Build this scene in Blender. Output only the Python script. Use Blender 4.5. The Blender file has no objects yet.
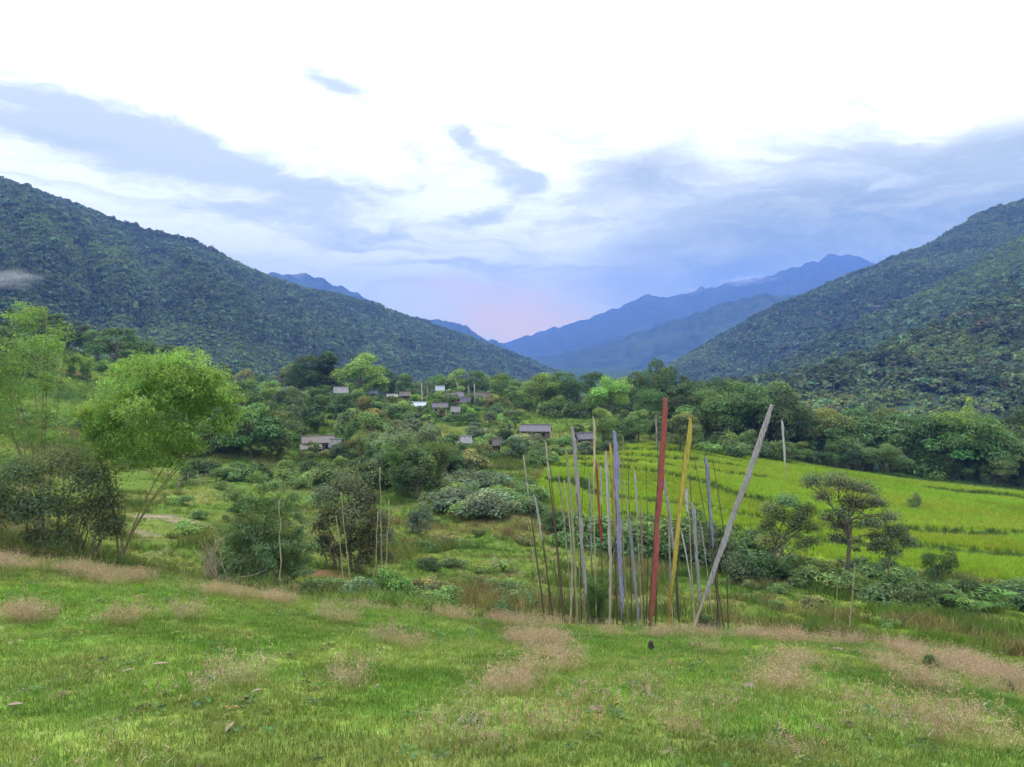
import bpy, math, random
import numpy as np
from mathutils import Vector, Matrix

sc = bpy.context.scene
COL = sc.collection
rng = np.random.default_rng(7)
random.seed(7)
R = math.radians

# ------------------------------------------------------------------ camera
F = 780.0
PITCH = R(2.09)
cam_d = bpy.data.cameras.new('camera'); cam = bpy.data.objects.new('camera', cam_d); COL.objects.link(cam)
cam_d.sensor_width = 36.0; cam_d.lens = 36.0 * F / 1024.0
cam_d.clip_start = 0.2; cam_d.clip_end = 40000
cam.location = (0, 0, 0); cam.rotation_euler = (math.pi / 2 - PITCH, 0, 0)
sc.camera = cam
sc.view_settings.view_transform = 'Standard'
sc.view_settings.look = 'None'
sc.view_settings.gamma = 1.0
sc.view_settings.exposure = 0.5
sc.render.engine = 'CYCLES'
sc.cycles.use_denoising = True
sc.cycles.max_bounces = 6
sc.cycles.diffuse_bounces = 4
sc.cycles.transmission_bounces = 3
sc.cycles.glossy_bounces = 1
sc.cycles.volume_bounces = 0

# ------------------------------------------------------------------ sun and sky
SUN_EL, SUN_AZ = R(58), R(-25)          # azimuth measured from +Y towards +X
sd = bpy.data.lights.new('sun', 'SUN'); sd.energy = 1.5; sd.angle = R(12); sd.color = (1.0, 0.96, 0.9)
so = bpy.data.objects.new('sun', sd); COL.objects.link(so)
sv = Vector((math.sin(SUN_AZ) * math.cos(SUN_EL), math.cos(SUN_AZ) * math.cos(SUN_EL), math.sin(SUN_EL)))
so.rotation_euler = sv.to_track_quat('Z', 'Y').to_euler()

class NT:
    def __init__(s, t): s.t = t; s.n = t.nodes; s.l = t.links
    def new(s, ty, **k):
        n = s.n.new(ty)
        for a, b in k.items(): setattr(n, a, b)
        return n
    def link(s, a, b): s.l.new(a, b)
    def put(s, v, sock):
        if hasattr(v, 'is_output'): s.l.new(v, sock)
        else: sock.default_value = v
    def m(s, op, a, b=0.0, c=0.0, clamp=False):
        n = s.n.new('ShaderNodeMath'); n.operation = op; n.use_clamp = clamp
        s.put(a, n.inputs[0]); s.put(b, n.inputs[1]); s.put(c, n.inputs[2]); return n.outputs[0]
    def mix(s, f, a, b, bt='MIX'):
        n = s.n.new('ShaderNodeMix'); n.data_type = 'RGBA'; n.blend_type = bt
        s.put(f, n.inputs[0]); s.put(a, n.inputs[6]); s.put(b, n.inputs[7]); return n.outputs[2]
    def sstep(s, x, lo, hi):
        n = s.n.new('ShaderNodeMapRange'); n.interpolation_type = 'SMOOTHSTEP'
        s.put(x, n.inputs[0]); n.inputs[1].default_value = lo; n.inputs[2].default_value = hi; return n.outputs[0]
    def noise(s, vec, scale, detail=4, rough=0.55, dist=0.0):
        n = s.n.new('ShaderNodeTexNoise')
        if vec is not None: s.l.new(vec, n.inputs['Vector'])
        n.inputs['Scale'].default_value = scale; n.inputs['Detail'].default_value = detail
        n.inputs['Roughness'].default_value = rough; n.inputs['Distortion'].default_value = dist
        return n
    def xyz(s, x, y, z):
        n = s.n.new('ShaderNodeCombineXYZ'); s.put(x, n.inputs[0]); s.put(y, n.inputs[1]); s.put(z, n.inputs[2]); return n.outputs[0]

def px_dir(u, v):
    cx = (u - 512.0) / F; cy = -(v - 383.5) / F
    dy = math.cos(PITCH) + cy * math.sin(PITCH); dz = -math.sin(PITCH) + cy * math.cos(PITCH)
    return np.array([cx / dy, 1.0, dz / dy])

def px_ae(u, v):
    d = px_dir(u, v); return math.atan2(d[0], d[1]), d[2] / math.hypot(d[0], d[1])

world = bpy.data.worlds.new('World'); sc.world = world; world.use_nodes = True
w = NT(world.node_tree); w.n.clear()
out = w.new('ShaderNodeOutputWorld'); bg = w.new('ShaderNodeBackground'); w.link(bg.outputs[0], out.inputs[0])
bg.inputs[1].default_value = 0.1
sky = w.new('ShaderNodeTexSky', sky_type='NISHITA', sun_disc=False)
sky.sun_elevation = SUN_EL; sky.sun_rotation = SUN_AZ; sky.altitude = 900
tc = w.new('ShaderNodeTexCoord')
sp = w.new('ShaderNodeSeparateXYZ'); w.link(tc.outputs['Generated'], sp.inputs[0])
X, Y, Z = sp.outputs
az0 = w.m('ARCTAN2', X, Y)
hz = w.m('SQRT', w.m('ADD', w.m('MULTIPLY', X, X), w.m('MULTIPLY', Y, Y)))
e0 = w.m('DIVIDE', Z, w.m('MAXIMUM', hz, 0.05))
e0 = w.m('MINIMUM', e0, 4.0)
n1 = w.noise(w.xyz(w.m('MULTIPLY', az0, 4.0), w.m('MULTIPLY', e0, 9.0), 0.3), 1.0, 5, 0.6)
spn = w.new('ShaderNodeSeparateColor'); w.link(n1.outputs['Color'], spn.inputs[0])
az = w.m('ADD', az0, w.m('MULTIPLY', w.m('SUBTRACT', spn.outputs[0], 0.5), 0.22))
el = w.m('ADD', e0, w.m('MULTIPLY', w.m('SUBTRACT', spn.outputs[1], 0.5), 0.10))
fine = w.noise(w.xyz(w.m('ADD', w.m('MULTIPLY', az, 9.0), w.m('MULTIPLY', el, 6.0)), w.m('MULTIPLY', el, 27.0), 4.7), 1.0, 9, 0.68, 0.35).outputs['Fac']
big = w.noise(w.xyz(w.m('MULTIPLY', az, 3.0), w.m('MULTIPLY', el, 9.0), 9.1), 1.0, 4, 0.55).outputs['Fac']
def blob(u0, v0, u1, v1, wid):
    a0, b0 = px_ae(u0, v0); a1, b1 = px_ae(u1, v1)
    ca, cb = (a0 + a1) / 2, (b0 + b1) / 2; L = math.hypot(a1 - a0, b1 - b0) / 2; th = math.atan2(b1 - b0, a1 - a0)
    da = w.m('SUBTRACT', az, ca); db = w.m('SUBTRACT', el, cb)
    p = w.m('ADD', w.m('MULTIPLY', da, math.cos(th) / L), w.m('MULTIPLY', db, math.sin(th) / L))
    q = w.m('ADD', w.m('MULTIPLY', da, -math.sin(th) / (wid / F)), w.m('MULTIPLY', db, math.cos(th) / (wid / F)))
    r2 = w.m('ADD', w.m('MULTIPLY', p, p), w.m('MULTIPLY', q, q))
    return w.m('POWER', 2.718, w.m('MULTIPLY', r2, -1.0))
def msum(items):
    r = None
    for k, b in items:
        t = w.m('MULTIPLY', b, k); r = t if r is None else w.m('ADD', r, t)
    return r
# soft grey cloud banks on the left and in the middle
gl = msum([(0.95, blob(-120, 85, 250, 150, 24)), (0.95, blob(120, 160, 400, 205, 18)), (0.55, blob(300, 55, 410, 95, 14)),
           (1.15, blob(415, 126, 485, 165, 15)), (0.6, blob(300, 50, 400, 92, 14)), (1.0, blob(455, 212, 520, 208, 8)), (0.85, blob(480, 165, 545, 200, 16)), (0.5, blob(545, 225, 640, 215, 12)),
           (0.55, blob(130, 215, 420, 240, 14)), (0.45, blob(60, 40, 260, 90, 18)), (0.6, blob(100, 190, 380, 222, 12)), (0.5, blob(-60, 60, 120, 120, 20)), (0.5, blob(200, 130, 330, 190, 12)), (0.5, blob(330, 235, 470, 232, 10)), (0.4, blob(380, 120, 420, 180, 10)), (0.4, blob(60, 120, 330, 180, 22)), (0.4, blob(780, 120, 1000, 90, 20))])
gl = w.sstep(w.m('ADD', gl, w.m('MULTIPLY', w.m('SUBTRACT', fine, 0.5), 2.3)), 0.22, 1.15)
# the big blue-grey bank on the right
gr = msum([(1.3, blob(610, 232, 1250, 190, 56)), (0.6, blob(560, 170, 720, 170, 22)), (0.55, blob(820, 150, 1200, 110, 26)), (0.75, blob(600, 300, 900, 270, 36)),
           (0.25, blob(300, 285, 560, 290, 10)), (0.55, blob(330, 264, 560, 268, 7))])
gr = w.sstep(w.m('ADD', gr, w.m('ADD', w.m('MULTIPLY', w.m('SUBTRACT', fine, 0.5), 1.4), w.m('MULTIPLY', w.m('SUBTRACT', big, 0.5), 0.9))), 0.15, 1.05)
pk = w.sstep(w.m('ADD', msum([(1.0, blob(420, 330, 600, 306, 24)), (0.6, blob(390, 292, 540, 285, 12))]), w.m('MULTIPLY', w.m('SUBTRACT', fine, 0.5), 0.6)), 0.1, 1.1)
zen = w.m('POWER', w.m('MAXIMUM', Z, 0.0), 1.0)
wl = w.m('ADD', 9.6, w.m('MULTIPLY', zen, 17.0))
white = w.xyz(w.m('MULTIPLY', wl, 0.985), w.m('MULTIPLY', wl, 1.0), w.m('MULTIPLY', wl, 1.0))
c = w.mix(0.12, white, sky.outputs[0])
thin = w.noise(w.xyz(w.m('ADD', w.m('MULTIPLY', az, 5.0), w.m('MULTIPLY', el, 9.0)), w.m('MULTIPLY', el, 30.0), 2.2), 1.0, 10, 0.66, 0.5).outputs['Fac']
thin = w.m('MULTIPLY', w.sstep(thin, 0.48, 0.72), w.sstep(e0, 0.50, 0.22))
c = w.mix(w.m('MULTIPLY', thin, 0.62), c, (5.6, 6.3, 6.2, 1))
c = w.mix(w.m('MULTIPLY', gl, 0.80), c, (5.1, 5.95, 6.0, 1))
rb = w.mix(w.sstep(fine, 0.35, 0.7), (2.7, 3.6, 3.9, 1), (5.6, 6.2, 6.0, 1))
c = w.mix(w.m('MULTIPLY', gr, 0.95), c, rb)
c = w.mix(w.m('MULTIPLY', pk, 0.92), c, (13.0, 8.8, 4.8, 1))
c = w.mix(w.sstep(e0, 0.36, 0.0), c, w.mix(1.0, c, (1.33, 1.30, 0.78, 1), 'MULTIPLY'))
w.link(c, bg.inputs[0])

# ------------------------------------------------------------------ helpers
def hash2(ix, iy, s):
    n = (ix.astype(np.int64) * 374761393 + iy.astype(np.int64) * 668265263 + s * 974634777) & 0xFFFFFFFF
    n = ((n ^ (n >> 13)) * 1274126177) & 0xFFFFFFFF
    n = n ^ (n >> 16)
    return (n & 0xFFFFFF) / float(0xFFFFFF)
def vnoise(x, y, s=0):
    x = np.asarray(x, float); y = np.asarray(y, float)
    ix = np.floor(x); iy = np.floor(y); fx = x - ix; fy = y - iy
    fx = fx * fx * (3 - 2 * fx); fy = fy * fy * (3 - 2 * fy)
    a = hash2(ix, iy, s); b = hash2(ix + 1, iy, s); c_ = hash2(ix, iy + 1, s); d = hash2(ix + 1, iy + 1, s)
    return (a * (1 - fx) + b * fx) * (1 - fy) + (c_ * (1 - fx) + d * fx) * fy
def fbm(x, y, s=0, o=4):
    r = 0; a = 0.5; t = 0
    for k in range(o):
        r = r + a * vnoise(np.asarray(x) * 2 ** k + 17.3 * k, np.asarray(y) * 2 ** k - 9.1 * k, s + k); t += a; a *= 0.5
    return r / t
def sstep(x, lo, hi):
    t = np.clip((np.asarray(x, float) - lo) / (hi - lo), 0, 1); return t * t * (3 - 2 * t)

def mesh_np(name, V, Fc, mat=None, attrs=None, mats=None, fmat=None, smooth=False):
    """V (n,3); Fc: array (m,k) or list of such arrays"""
    if not isinstance(Fc, (list, tuple)): Fc = [Fc]
    Fc = [np.asarray(f, np.int32) for f in Fc if len(f)]
    me = bpy.data.meshes.new(name)
    V = np.asarray(V, np.float32)
    nl = sum(f.size for f in Fc); nf = sum(len(f) for f in Fc)
    me.vertices.add(len(V)); me.vertices.foreach_set('co', V.ravel())
    me.loops.add(nl); me.polygons.add(nf)
    me.loops.foreach_set('vertex_index', np.concatenate([f.ravel() for f in Fc]))
    tot = np.concatenate([np.full(len(f), f.shape[1], np.int32) for f in Fc])
    st = np.concatenate([[0], np.cumsum(tot)[:-1]]).astype(np.int32)
    me.polygons.foreach_set('loop_start', st)
    try: me.polygons.foreach_set('loop_total', tot)
    except Exception: pass
    if fmat is not None: me.polygons.foreach_set('material_index', np.asarray(fmat, np.int32))
    me.polygons.foreach_set('use_smooth', np.full(nf, bool(smooth)))
    for k, a in (attrs or {}).items():
        a = np.asarray(a, np.float32)
        if a.ndim == 1:
            at = me.attributes.new(k, 'FLOAT', 'POINT'); at.data.foreach_set('value', a)
        else:
            if a.shape[1] == 3: a = np.concatenate([a, np.ones((len(a), 1), np.float32)], 1)
            at = me.attributes.new(k, 'FLOAT_COLOR', 'POINT'); at.data.foreach_set('color', a.ravel())
    for m_ in (mats or ([mat] if mat else [])): me.materials.append(m_)
    me.update(calc_edges=True)
    return me
def link(name, data, parent=None, loc=None):
    o = bpy.data.objects.new(name, data); COL.objects.link(o)
    if parent: o.parent = parent
    if loc is not None: o.location = loc
    return o
def tag(o, label=None, cat=None, group=None, kind=None):
    if label: o['label'] = label
    if cat: o['category'] = cat
    if group: o['group'] = group
    if kind: o['kind'] = kind
    return o
def empty(name, loc, rz=0):
    o = bpy.data.objects.new(name, None); COL.objects.link(o); o.location = loc; o.rotation_euler = (0, 0, rz); o.empty_display_size = 0.3
    return o

class MB:
    """collects boxes, tubes and quads into one mesh"""
    def __init__(s): s.V = []; s.F3 = []; s.F4 = []; s.n = 0
    def add(s, V, f3=(), f4=()):
        V = np.asarray(V, float); s.V.append(V)
        for f in f3: s.F3.append([i + s.n for i in f])
        for f in f4: s.F4.append([i + s.n for i in f])
        s.n += len(V)
    def box(s, c_, size, rz=0.0, tilt=None):
        x, y, z = [q / 2 for q in size]
        V = np.array([[a * x, b * y, d * z] for d in (-1, 1) for b in (-1, 1) for a in (-1, 1)])
        if tilt is not None: V = V @ np.array(tilt).T
        cs, sn = math.cos(rz), math.sin(rz)
        V = V @ np.array([[cs, sn, 0], [-sn, cs, 0], [0, 0, 1]]) + np.array(c_)
        s.add(V, f4=[(0, 2, 3, 1), (4, 5, 7, 6), (0, 1, 5, 4), (2, 6, 7, 3), (0, 4, 6, 2), (1, 3, 7, 5)])
    def tube(s, P, r, n=6, cap=True):
        P = np.asarray(P, float); r = np.broadcast_to(np.asarray(r, float), (len(P),))
        T = np.gradient(P, axis=0); T /= np.linalg.norm(T, axis=1)[:, None] + 1e-9
        ref = np.array([0.0, 1.0, 0.0]) if abs(T[0][1]) < 0.8 else np.array([1.0, 0, 0])
        A = np.cross(T, ref); A /= np.linalg.norm(A, axis=1)[:, None] + 1e-9
        B = np.cross(T, A)
        ang = np.arange(n) * 2 * math.pi / n
        V = P[:, None] + r[:, None, None] * (np.cos(ang)[None, :, None] * A[:, None] + np.sin(ang)[None, :, None] * B[:, None])
        f4 = [(i * n + j, i * n + (j + 1) % n, (i + 1) * n + (j + 1) % n, (i + 1) * n + j) for i in range(len(P) - 1) for j in range(n)]
        V = V.reshape(-1, 3); f3 = []
        if cap:
            k = len(V); V = np.vstack([V, P[0], P[-1]])
            f3 = [(k, (j + 1) % n, j) for j in range(n)] + [(k + 1, (len(P) - 1) * n + j, (len(P) - 1) * n + (j + 1) % n) for j in range(n)]
        s.add(V, f3, f4)
    def mesh(s, name, mat, smooth=False):
        return mesh_np(name, np.vstack(s.V), [np.array(s.F3, int).reshape(-1, 3), np.array(s.F4, int).reshape(-1, 4)], mat, smooth=smooth)

# ------------------------------------------------------------------ materials
def new_mat(name):
    m = bpy.data.materials.new(name); m.use_nodes = True; t = NT(m.node_tree); t.n.clear()
    o = t.new('ShaderNodeOutputMaterial'); return m, t, o
def leaf_mat(name, use_obj=True, trans=0.40, gloss=0.018):
    m, t, o = new_mat(name)
    at = t.new('ShaderNodeAttribute', attribute_name='tint')
    if use_obj:
        oi = t.new('ShaderNodeObjectInfo'); col = t.mix(1.0, oi.outputs['Color'], at.outputs['Color'], 'MULTIPLY')
    else: col = at.outputs['Color']
    d = t.new('ShaderNodeBsdfDiffuse'); tr = t.new('ShaderNodeBsdfTranslucent'); g = t.new('ShaderNodeBsdfGlossy')
    g.inputs['Roughness'].default_value = 0.45; g.inputs['Color'].default_value = (0.8, 0.85, 0.9, 1)
    t.link(col, d.inputs[0]); t.link(t.mix(1.0, col, (1.25, 1.25, 0.7, 1), 'MULTIPLY'), tr.inputs[0])
    a = t.new('ShaderNodeMixShader'); a.inputs[0].default_value = trans; t.link(d.outputs[0], a.inputs[1]); t.link(tr.outputs[0], a.inputs[2])
    b = t.new('ShaderNodeMixShader'); b.inputs[0].default_value = gloss; t.link(a.outputs[0], b.inputs[1]); t.link(g.outputs[0], b.inputs[2])
    t.link(b.outputs[0], o.inputs[0]); return m
def surf_mat(name, c1, c2, scale=4.0, rough=0.8, stretch=(1, 1, 1), use_obj=False, bump=0.2, c3=None):
    m, t, o = new_mat(name)
    p = t.new('ShaderNodeBsdfPrincipled'); t.link(p.outputs[0], o.inputs[0]); p.inputs['Roughness'].default_value = rough
    p.inputs['Specular IOR Level'].default_value = 0.25
    tcn = t.new('ShaderNodeTexCoord'); mp = t.new('ShaderNodeMapping'); mp.inputs['Scale'].default_value = stretch
    t.link(tcn.outputs['Object'], mp.inputs['Vector'])
    n = t.noise(mp.outputs[0], scale, 6, 0.65)
    col = t.mix(t.sstep(n.outputs['Fac'], 0.3, 0.7), (*c1, 1), (*c2, 1))
    if c3:
        n2 = t.noise(mp.outputs[0], scale * 0.37, 4, 0.6); col = t.mix(t.sstep(n2.outputs['Fac'], 0.52, 0.68), col, (*c3, 1))
    if use_obj:
        oi = t.new('ShaderNodeObjectInfo'); col = t.mix(1.0, col, oi.outputs['Color'], 'MULTIPLY')
    t.link(col, p.inputs['Base Color'])
    if bump:
        b = t.new('ShaderNodeBump'); b.inputs['Strength'].default_value = bump; b.inputs['Distance'].default_value = 0.02
        t.link(n.outputs['Fac'], b.inputs['Height']); t.link(b.outputs[0], p.inputs['Normal'])
    return m
LEAF = leaf_mat('leaf')
GRASS = leaf_mat('grass_blade', use_obj=False, trans=0.35, gloss=0.012)
FOREST = leaf_mat('forest_leaf', use_obj=False, trans=0.25, gloss=0.0)
BARK = surf_mat('bark', (0.10, 0.075, 0.055), (0.20, 0.165, 0.13), 6, 0.9, (1, 1, 0.3))
CULM = surf_mat('bamboo_culm', (0.13, 0.13, 0.05), (0.22, 0.19, 0.09), 3, 0.6, (1, 1, 0.4), bump=0.1)
POLE = surf_mat('weathered_pole', (0.55, 0.52, 0.46), (1.0, 0.95, 0.85), 5, 0.75, (3, 3, 0.5), use_obj=True)
CLOTH = surf_mat('flag_cloth', (0.6, 0.56, 0.56), (1.15, 1.15, 1.15), 3.5, 0.9, (8, 8, 1.0), use_obj=True, bump=0.2, c3=(0.82, 0.76, 0.78))
PLANK = surf_mat('weathered_plank', (0.10, 0.072, 0.066), (0.22, 0.165, 0.155), 2.2, 0.85, (6, 6, 0.3), c3=(0.12, 0.085, 0.075))
TIN = surf_mat('tin_roof', (0.15, 0.15, 0.155), (0.29, 0.29, 0.30), 1.6, 0.5, (5, 0.4, 1), bump=0.1, c3=(0.17, 0.13, 0.11))
WTIN = surf_mat('pale_tin_roof', (0.28, 0.32, 0.39), (0.42, 0.455, 0.51), 1.6, 0.45, (5, 0.4, 1), bump=0.1)
THATCH = surf_mat('old_thatch', (0.10, 0.092, 0.085), (0.21, 0.19, 0.175), 3, 0.95, (1, 6, 1), c3=(0.15, 0.12, 0.10))
SLATE = surf_mat('dark_roof', (0.085, 0.08, 0.095), (0.16, 0.145, 0.17), 3, 0.8, (1, 6, 1))
DARK = surf_mat('dark_opening', (0.02, 0.018, 0.017), (0.035, 0.03, 0.028), 3, 0.9, bump=0)
MATW = surf_mat('woven_bamboo_wall', (0.33, 0.27, 0.19), (0.46, 0.40, 0.30), 8, 0.9, (4, 4, 4))
DRYWOOD = surf_mat('dry_wood', (0.20, 0.15, 0.11), (0.36, 0.29, 0.23), 5, 0.9)
CHAR = surf_mat('charred_wood', (0.025, 0.02, 0.018), (0.07, 0.055, 0.045), 8, 0.9)
STONE = surf_mat('stone', (0.13, 0.095, 0.08), (0.26, 0.20, 0.17), 9, 0.9)

# ------------------------------------------------------------------ terrain
TAB = {
 -260: [(767,6.3),(690,8.6),(620,12.5),(570,18),(535,24),(520,28),(520,33),(500,45),(480,62),(460,80),(435,100),(400,122),(370,145),(340,170),(310,210),(292,260),(288,330)],
 0: [(767,6.3),(700,8.6),(640,12.5),(590,18),(558,24),(545,28),(549,33),(525,45),(500,62),(475,80),(450,100),(420,122),(392,145),(366,170),(338,210),(322,260),(320,330)],
 150: [(767,6.3),(700,8.8),(640,13),(600,18.5),(577,24),(569,27.5),(574,33),(545,45),(515,62),(490,80),(470,100),(455,120),(440,140),(410,175),(388,215),(380,260),(380,330)],
 300: [(767,6.3),(700,9),(650,13),(620,18),(605,22),(598,25.5),(604,30),(575,42),(545,55),(510,75),(480,97),(460,118),(437,150),(412,190),(398,230),(394,280)],
 420: [(767,6.3),(700,9.2),(655,13.5),(632,18.5),(617,23),(612,25.3),(620,29),(598,34),(575,43),(548,55),(515,73),(485,95),(462,118),(440,145),(420,180),(402,218),(396,255)],
 512: [(767,6.3),(700,9.3),(660,14),(640,19),(627,23.5),(622,25.2),(632,28.3),(605,34),(580,42),(555,53),(520,70),(490,90),(465,112),(440,140),(420,175),(409,215),(405,260)],
 650: [(767,6.3),(700,9.3),(665,14),(645,19),(633,24),(630,26),(642,29),(620,34),(595,42),(570,53),(545,66),(520,78),(495,92),(470,108),(448,128),(432,160),(422,200)],
 830: [(767,6.5),(700,9.8),(670,14),(650,19),(641,24),(638,27),(646,31),(628,36),(605,45),(580,57),(550,71),(520,86),(495,103),(478,122),(470,138),(466,165)],
 1024: [(767,6.8),(720,9.5),(690,14),(675,19),(668,24),(663,27.5),(658,31),(635,38),(610,48),(585,58),(555,72),(530,86),(510,102),(498,118),(490,132),(487,160)],
 1300: [(767,7.2),(740,9.5),(715,14),(700,19),(692,24),(688,28),(680,32),(660,38),(635,48),(612,58),(580,72),(555,86),(535,102),(520,118),(510,132),(505,160)],
}
FARZ = {-260: [(520, 20), (800, -30)], 0: [(480, 8), (700, -40)], 150: [(480, -25), (700, -45)], 300: [(430, -35), (650, -48)], 420: [(400, -35), (600, -48)],
        512: [(400, -38), (600, -48)], 650: [(320, -36), (500, -50)], 830: [(260, -42), (400, -55)], 1024: [(250, -48), (350, -56)], 1300: [(250, -50), (350, -58)]}
cols = sorted(TAB)
AZC = np.array([math.atan((u - 512) / F) for u in cols])
LR = np.linspace(math.log(0.5), math.log(9000.0), 900)
ZC = []
for u in cols:
    pts = [(0.3, -1.6), (2.0, -2.1), (4.0, -2.62)]
    for v, y in TAB[u]:
        d = px_dir(u, v); pts.append((y * math.hypot(d[0], 1), y * d[2]))
    for y, z in FARZ[u]: pts.append((y / math.cos(math.atan((u - 512) / F)), z))
    pts += [(1500, -55), (9000, -60)]
    pts = np.array(pts); ZC.append(np.interp(LR, np.log(pts[:, 0]), pts[:, 1]))
ZC = np.array(ZC)
AZG = np.linspace(-math.pi, math.pi, 1441)
ZG = np.empty((len(AZG), len(LR)))
def pchip_w(a):
    i = np.clip(np.searchsorted(AZC, a) - 1, 0, len(AZC) - 2); t = np.clip((a - AZC[i]) / (AZC[i + 1] - AZC[i]), 0, 1)
    return i, t
ii, tt = pchip_w(AZG)
ZG = ZC[ii] * (1 - tt)[:, None] + ZC[ii + 1] * tt[:, None]
rr = np.exp(LR)
backz = -1.6 + 0.10 * np.minimum(rr, 60) - 0.012 * np.clip(rr - 60, 0, 4500)
wb = sstep(np.abs(AZG), R(65), R(120))[:, None]
ZG = ZG * (1 - wb) + backz[None] * wb
def smooth1(A, n, axis):
    k = np.hanning(2 * n + 3)[1:-1]; k /= k.sum()
    pad = [(0, 0)] * A.ndim; pad[axis] = (n, n)
    B = np.pad(A, pad, mode='edge'); return np.apply_along_axis(lambda q: np.convolve(q, k, 'valid'), axis, B)
ZG = smooth1(ZG, 4, 1); ZG = smooth1(ZG, 9, 0)
def H0(x, y):
    x = np.asarray(x, float); y = np.asarray(y, float)
    a = (np.arctan2(x, y) + math.pi) / (2 * math.pi) * (len(AZG) - 1); r = np.maximum(np.hypot(x, y), 0.5)
    b = (np.log(r) - LR[0]) / (LR[1] - LR[0])
    i = np.clip(np.floor(a).astype(int), 0, len(AZG) - 2); j = np.clip(np.floor(b).astype(int), 0, len(LR) - 2)
    fa = np.clip(a - i, 0, 1); fb = np.clip(b - j, 0, 1)
    return (ZG[i, j] * (1 - fa) + ZG[i + 1, j] * fa) * (1 - fb) + (ZG[i, j + 1] * (1 - fa) + ZG[i + 1, j + 1] * fa) * fb
YS = np.exp(np.linspace(math.log(4), math.log(420), 1500))
def hit0(u, v):
    d = px_dir(u, v); z = H0(d[0] * YS, YS); k = np.nonzero(d[2] * YS < z)[0]
    y = YS[k[0]] if len(k) else YS[-1]
    return d[0] * y, y
def inpoly(x, y, P):
    P = np.asarray(P); ins = np.zeros(np.shape(x), bool); n = len(P)
    for i in range(n):
        x0, y0 = P[i]; x1, y1 = P[(i + 1) % n]
        cnd = ((y0 > y) != (y1 > y)) & (x < (x1 - x0) * (y - y0) / (y1 - y0 + 1e-12) + x0); ins ^= cnd
    return ins
def seg_d(x, y, P):
    d = np.full(np.shape(x), 1e9); P = np.asarray(P)
    for i in range(len(P) - 1):
        a, b = P[i], P[i + 1]; ab = b - a; t = np.clip(((x - a[0]) * ab[0] + (y - a[1]) * ab[1]) / (ab @ ab + 1e-9), 0, 1)
        d = np.minimum(d, np.hypot(x - a[0] - t * ab[0], y - a[1] - t * ab[1]))
    return d
def gp(pts): return [hit0(u, v) for u, v in pts]
RICE = gp([(533, 486), (548, 462), (575, 452), (628, 447), (660, 443), (720, 447), (770, 458), (830, 469), (900, 480), (1024, 493), (1180, 503),
           (1180, 612), (1024, 585), (930, 570), (860, 562), (800, 556), (745, 545), (700, 530), (640, 522), (590, 516), (550, 508)])
def rice_d(x, y): # signed-ish distance inside (m)
    d = seg_d(x, y, RICE + [RICE[0]]); return np.where(inpoly(x, y, RICE), d, -d)
FIELD = [gp(p) for p in ([(120, 520), (200, 490), (300, 478), (372, 478), (372, 498), (250, 505), (180, 545), (150, 560)],
         [(90, 478), (180, 462), (262, 466), (262, 474), (190, 484), (90, 492)],
         [(432, 440), (436, 424), (478, 428), (474, 441)],
         [(480, 420), (540, 408), (640, 408), (690, 440), (620, 447), (560, 450), (520, 448)])]
def field_m(x, y):
    m = np.zeros(np.shape(x))
    for P in FIELD: m = np.maximum(m, sstep(np.where(inpoly(x, y, P), 1, -1) * seg_d(x, y, P + [P[0]]), -1.0, 1.0))
    return m
def terr_t(x, y):
    return (y + 0.18 * x) * 0.10 + (fbm(x * 0.028, y * 0.028, 5, 3) - 0.5) * 4.4
def terr_w(x, y): # how strongly terraced
    return sstep(rice_d(x, y), 0.3, 2.5) * np.clip(0.12 + 0.88 * sstep(fbm(x * 0.022, y * 0.03, 31, 3), 0.40, 0.50) * sstep(fbm(x * 0.09, y * 0.05, 35, 2), 0.30, 0.42) + 0.5 * sstep(-x, -45, -25), 0, 1)
def H(x, y, full=False):
    x = np.asarray(x, float); y = np.asarray(y, float)
    z = H0(x, y); r = np.hypot(x, y)
    near = sstep(r, 24, 34); far = 1 - sstep(r, 300, 500)
    rd = rice_d(x, y); rm = sstep(rd, -1.5, 1.0)
    z = z + (1 - near) * ((fbm(x * 0.55, y * 0.55, 1, 3) - 0.5) * 0.22 + (vnoise(x * 2.3, y * 2.3, 2) - 0.5) * 0.06)
    z = z + near * far * (1 - rm) * ((fbm(x * 0.18, y * 0.18, 3, 3) - 0.5) * 1.1 + (vnoise(x * 0.8, y * 0.8, 4) - 0.5) * 0.25)
    t = terr_t(x, y); fr = t - np.floor(t); tw = terr_w(x, y)
    saw = np.where(fr < 0.92, 0.5 - fr / 0.92, (fr - 0.92) / 0.08 - 0.5)
    z = z + tw * saw * 0.6
    if full: return z, rm, tw, fr
    return z
def gz(x, y): return float(H(np.array([x]), np.array([y]))[0])
def hit(u, v):
    d = px_dir(u, v); z = H(d[0] * YS, YS); k = np.nonzero(d[2] * YS < z)[0]
    y = YS[k[0]] if len(k) else YS[-1]
    return np.array([d[0] * y, y, gz(d[0] * y, y)])

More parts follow.
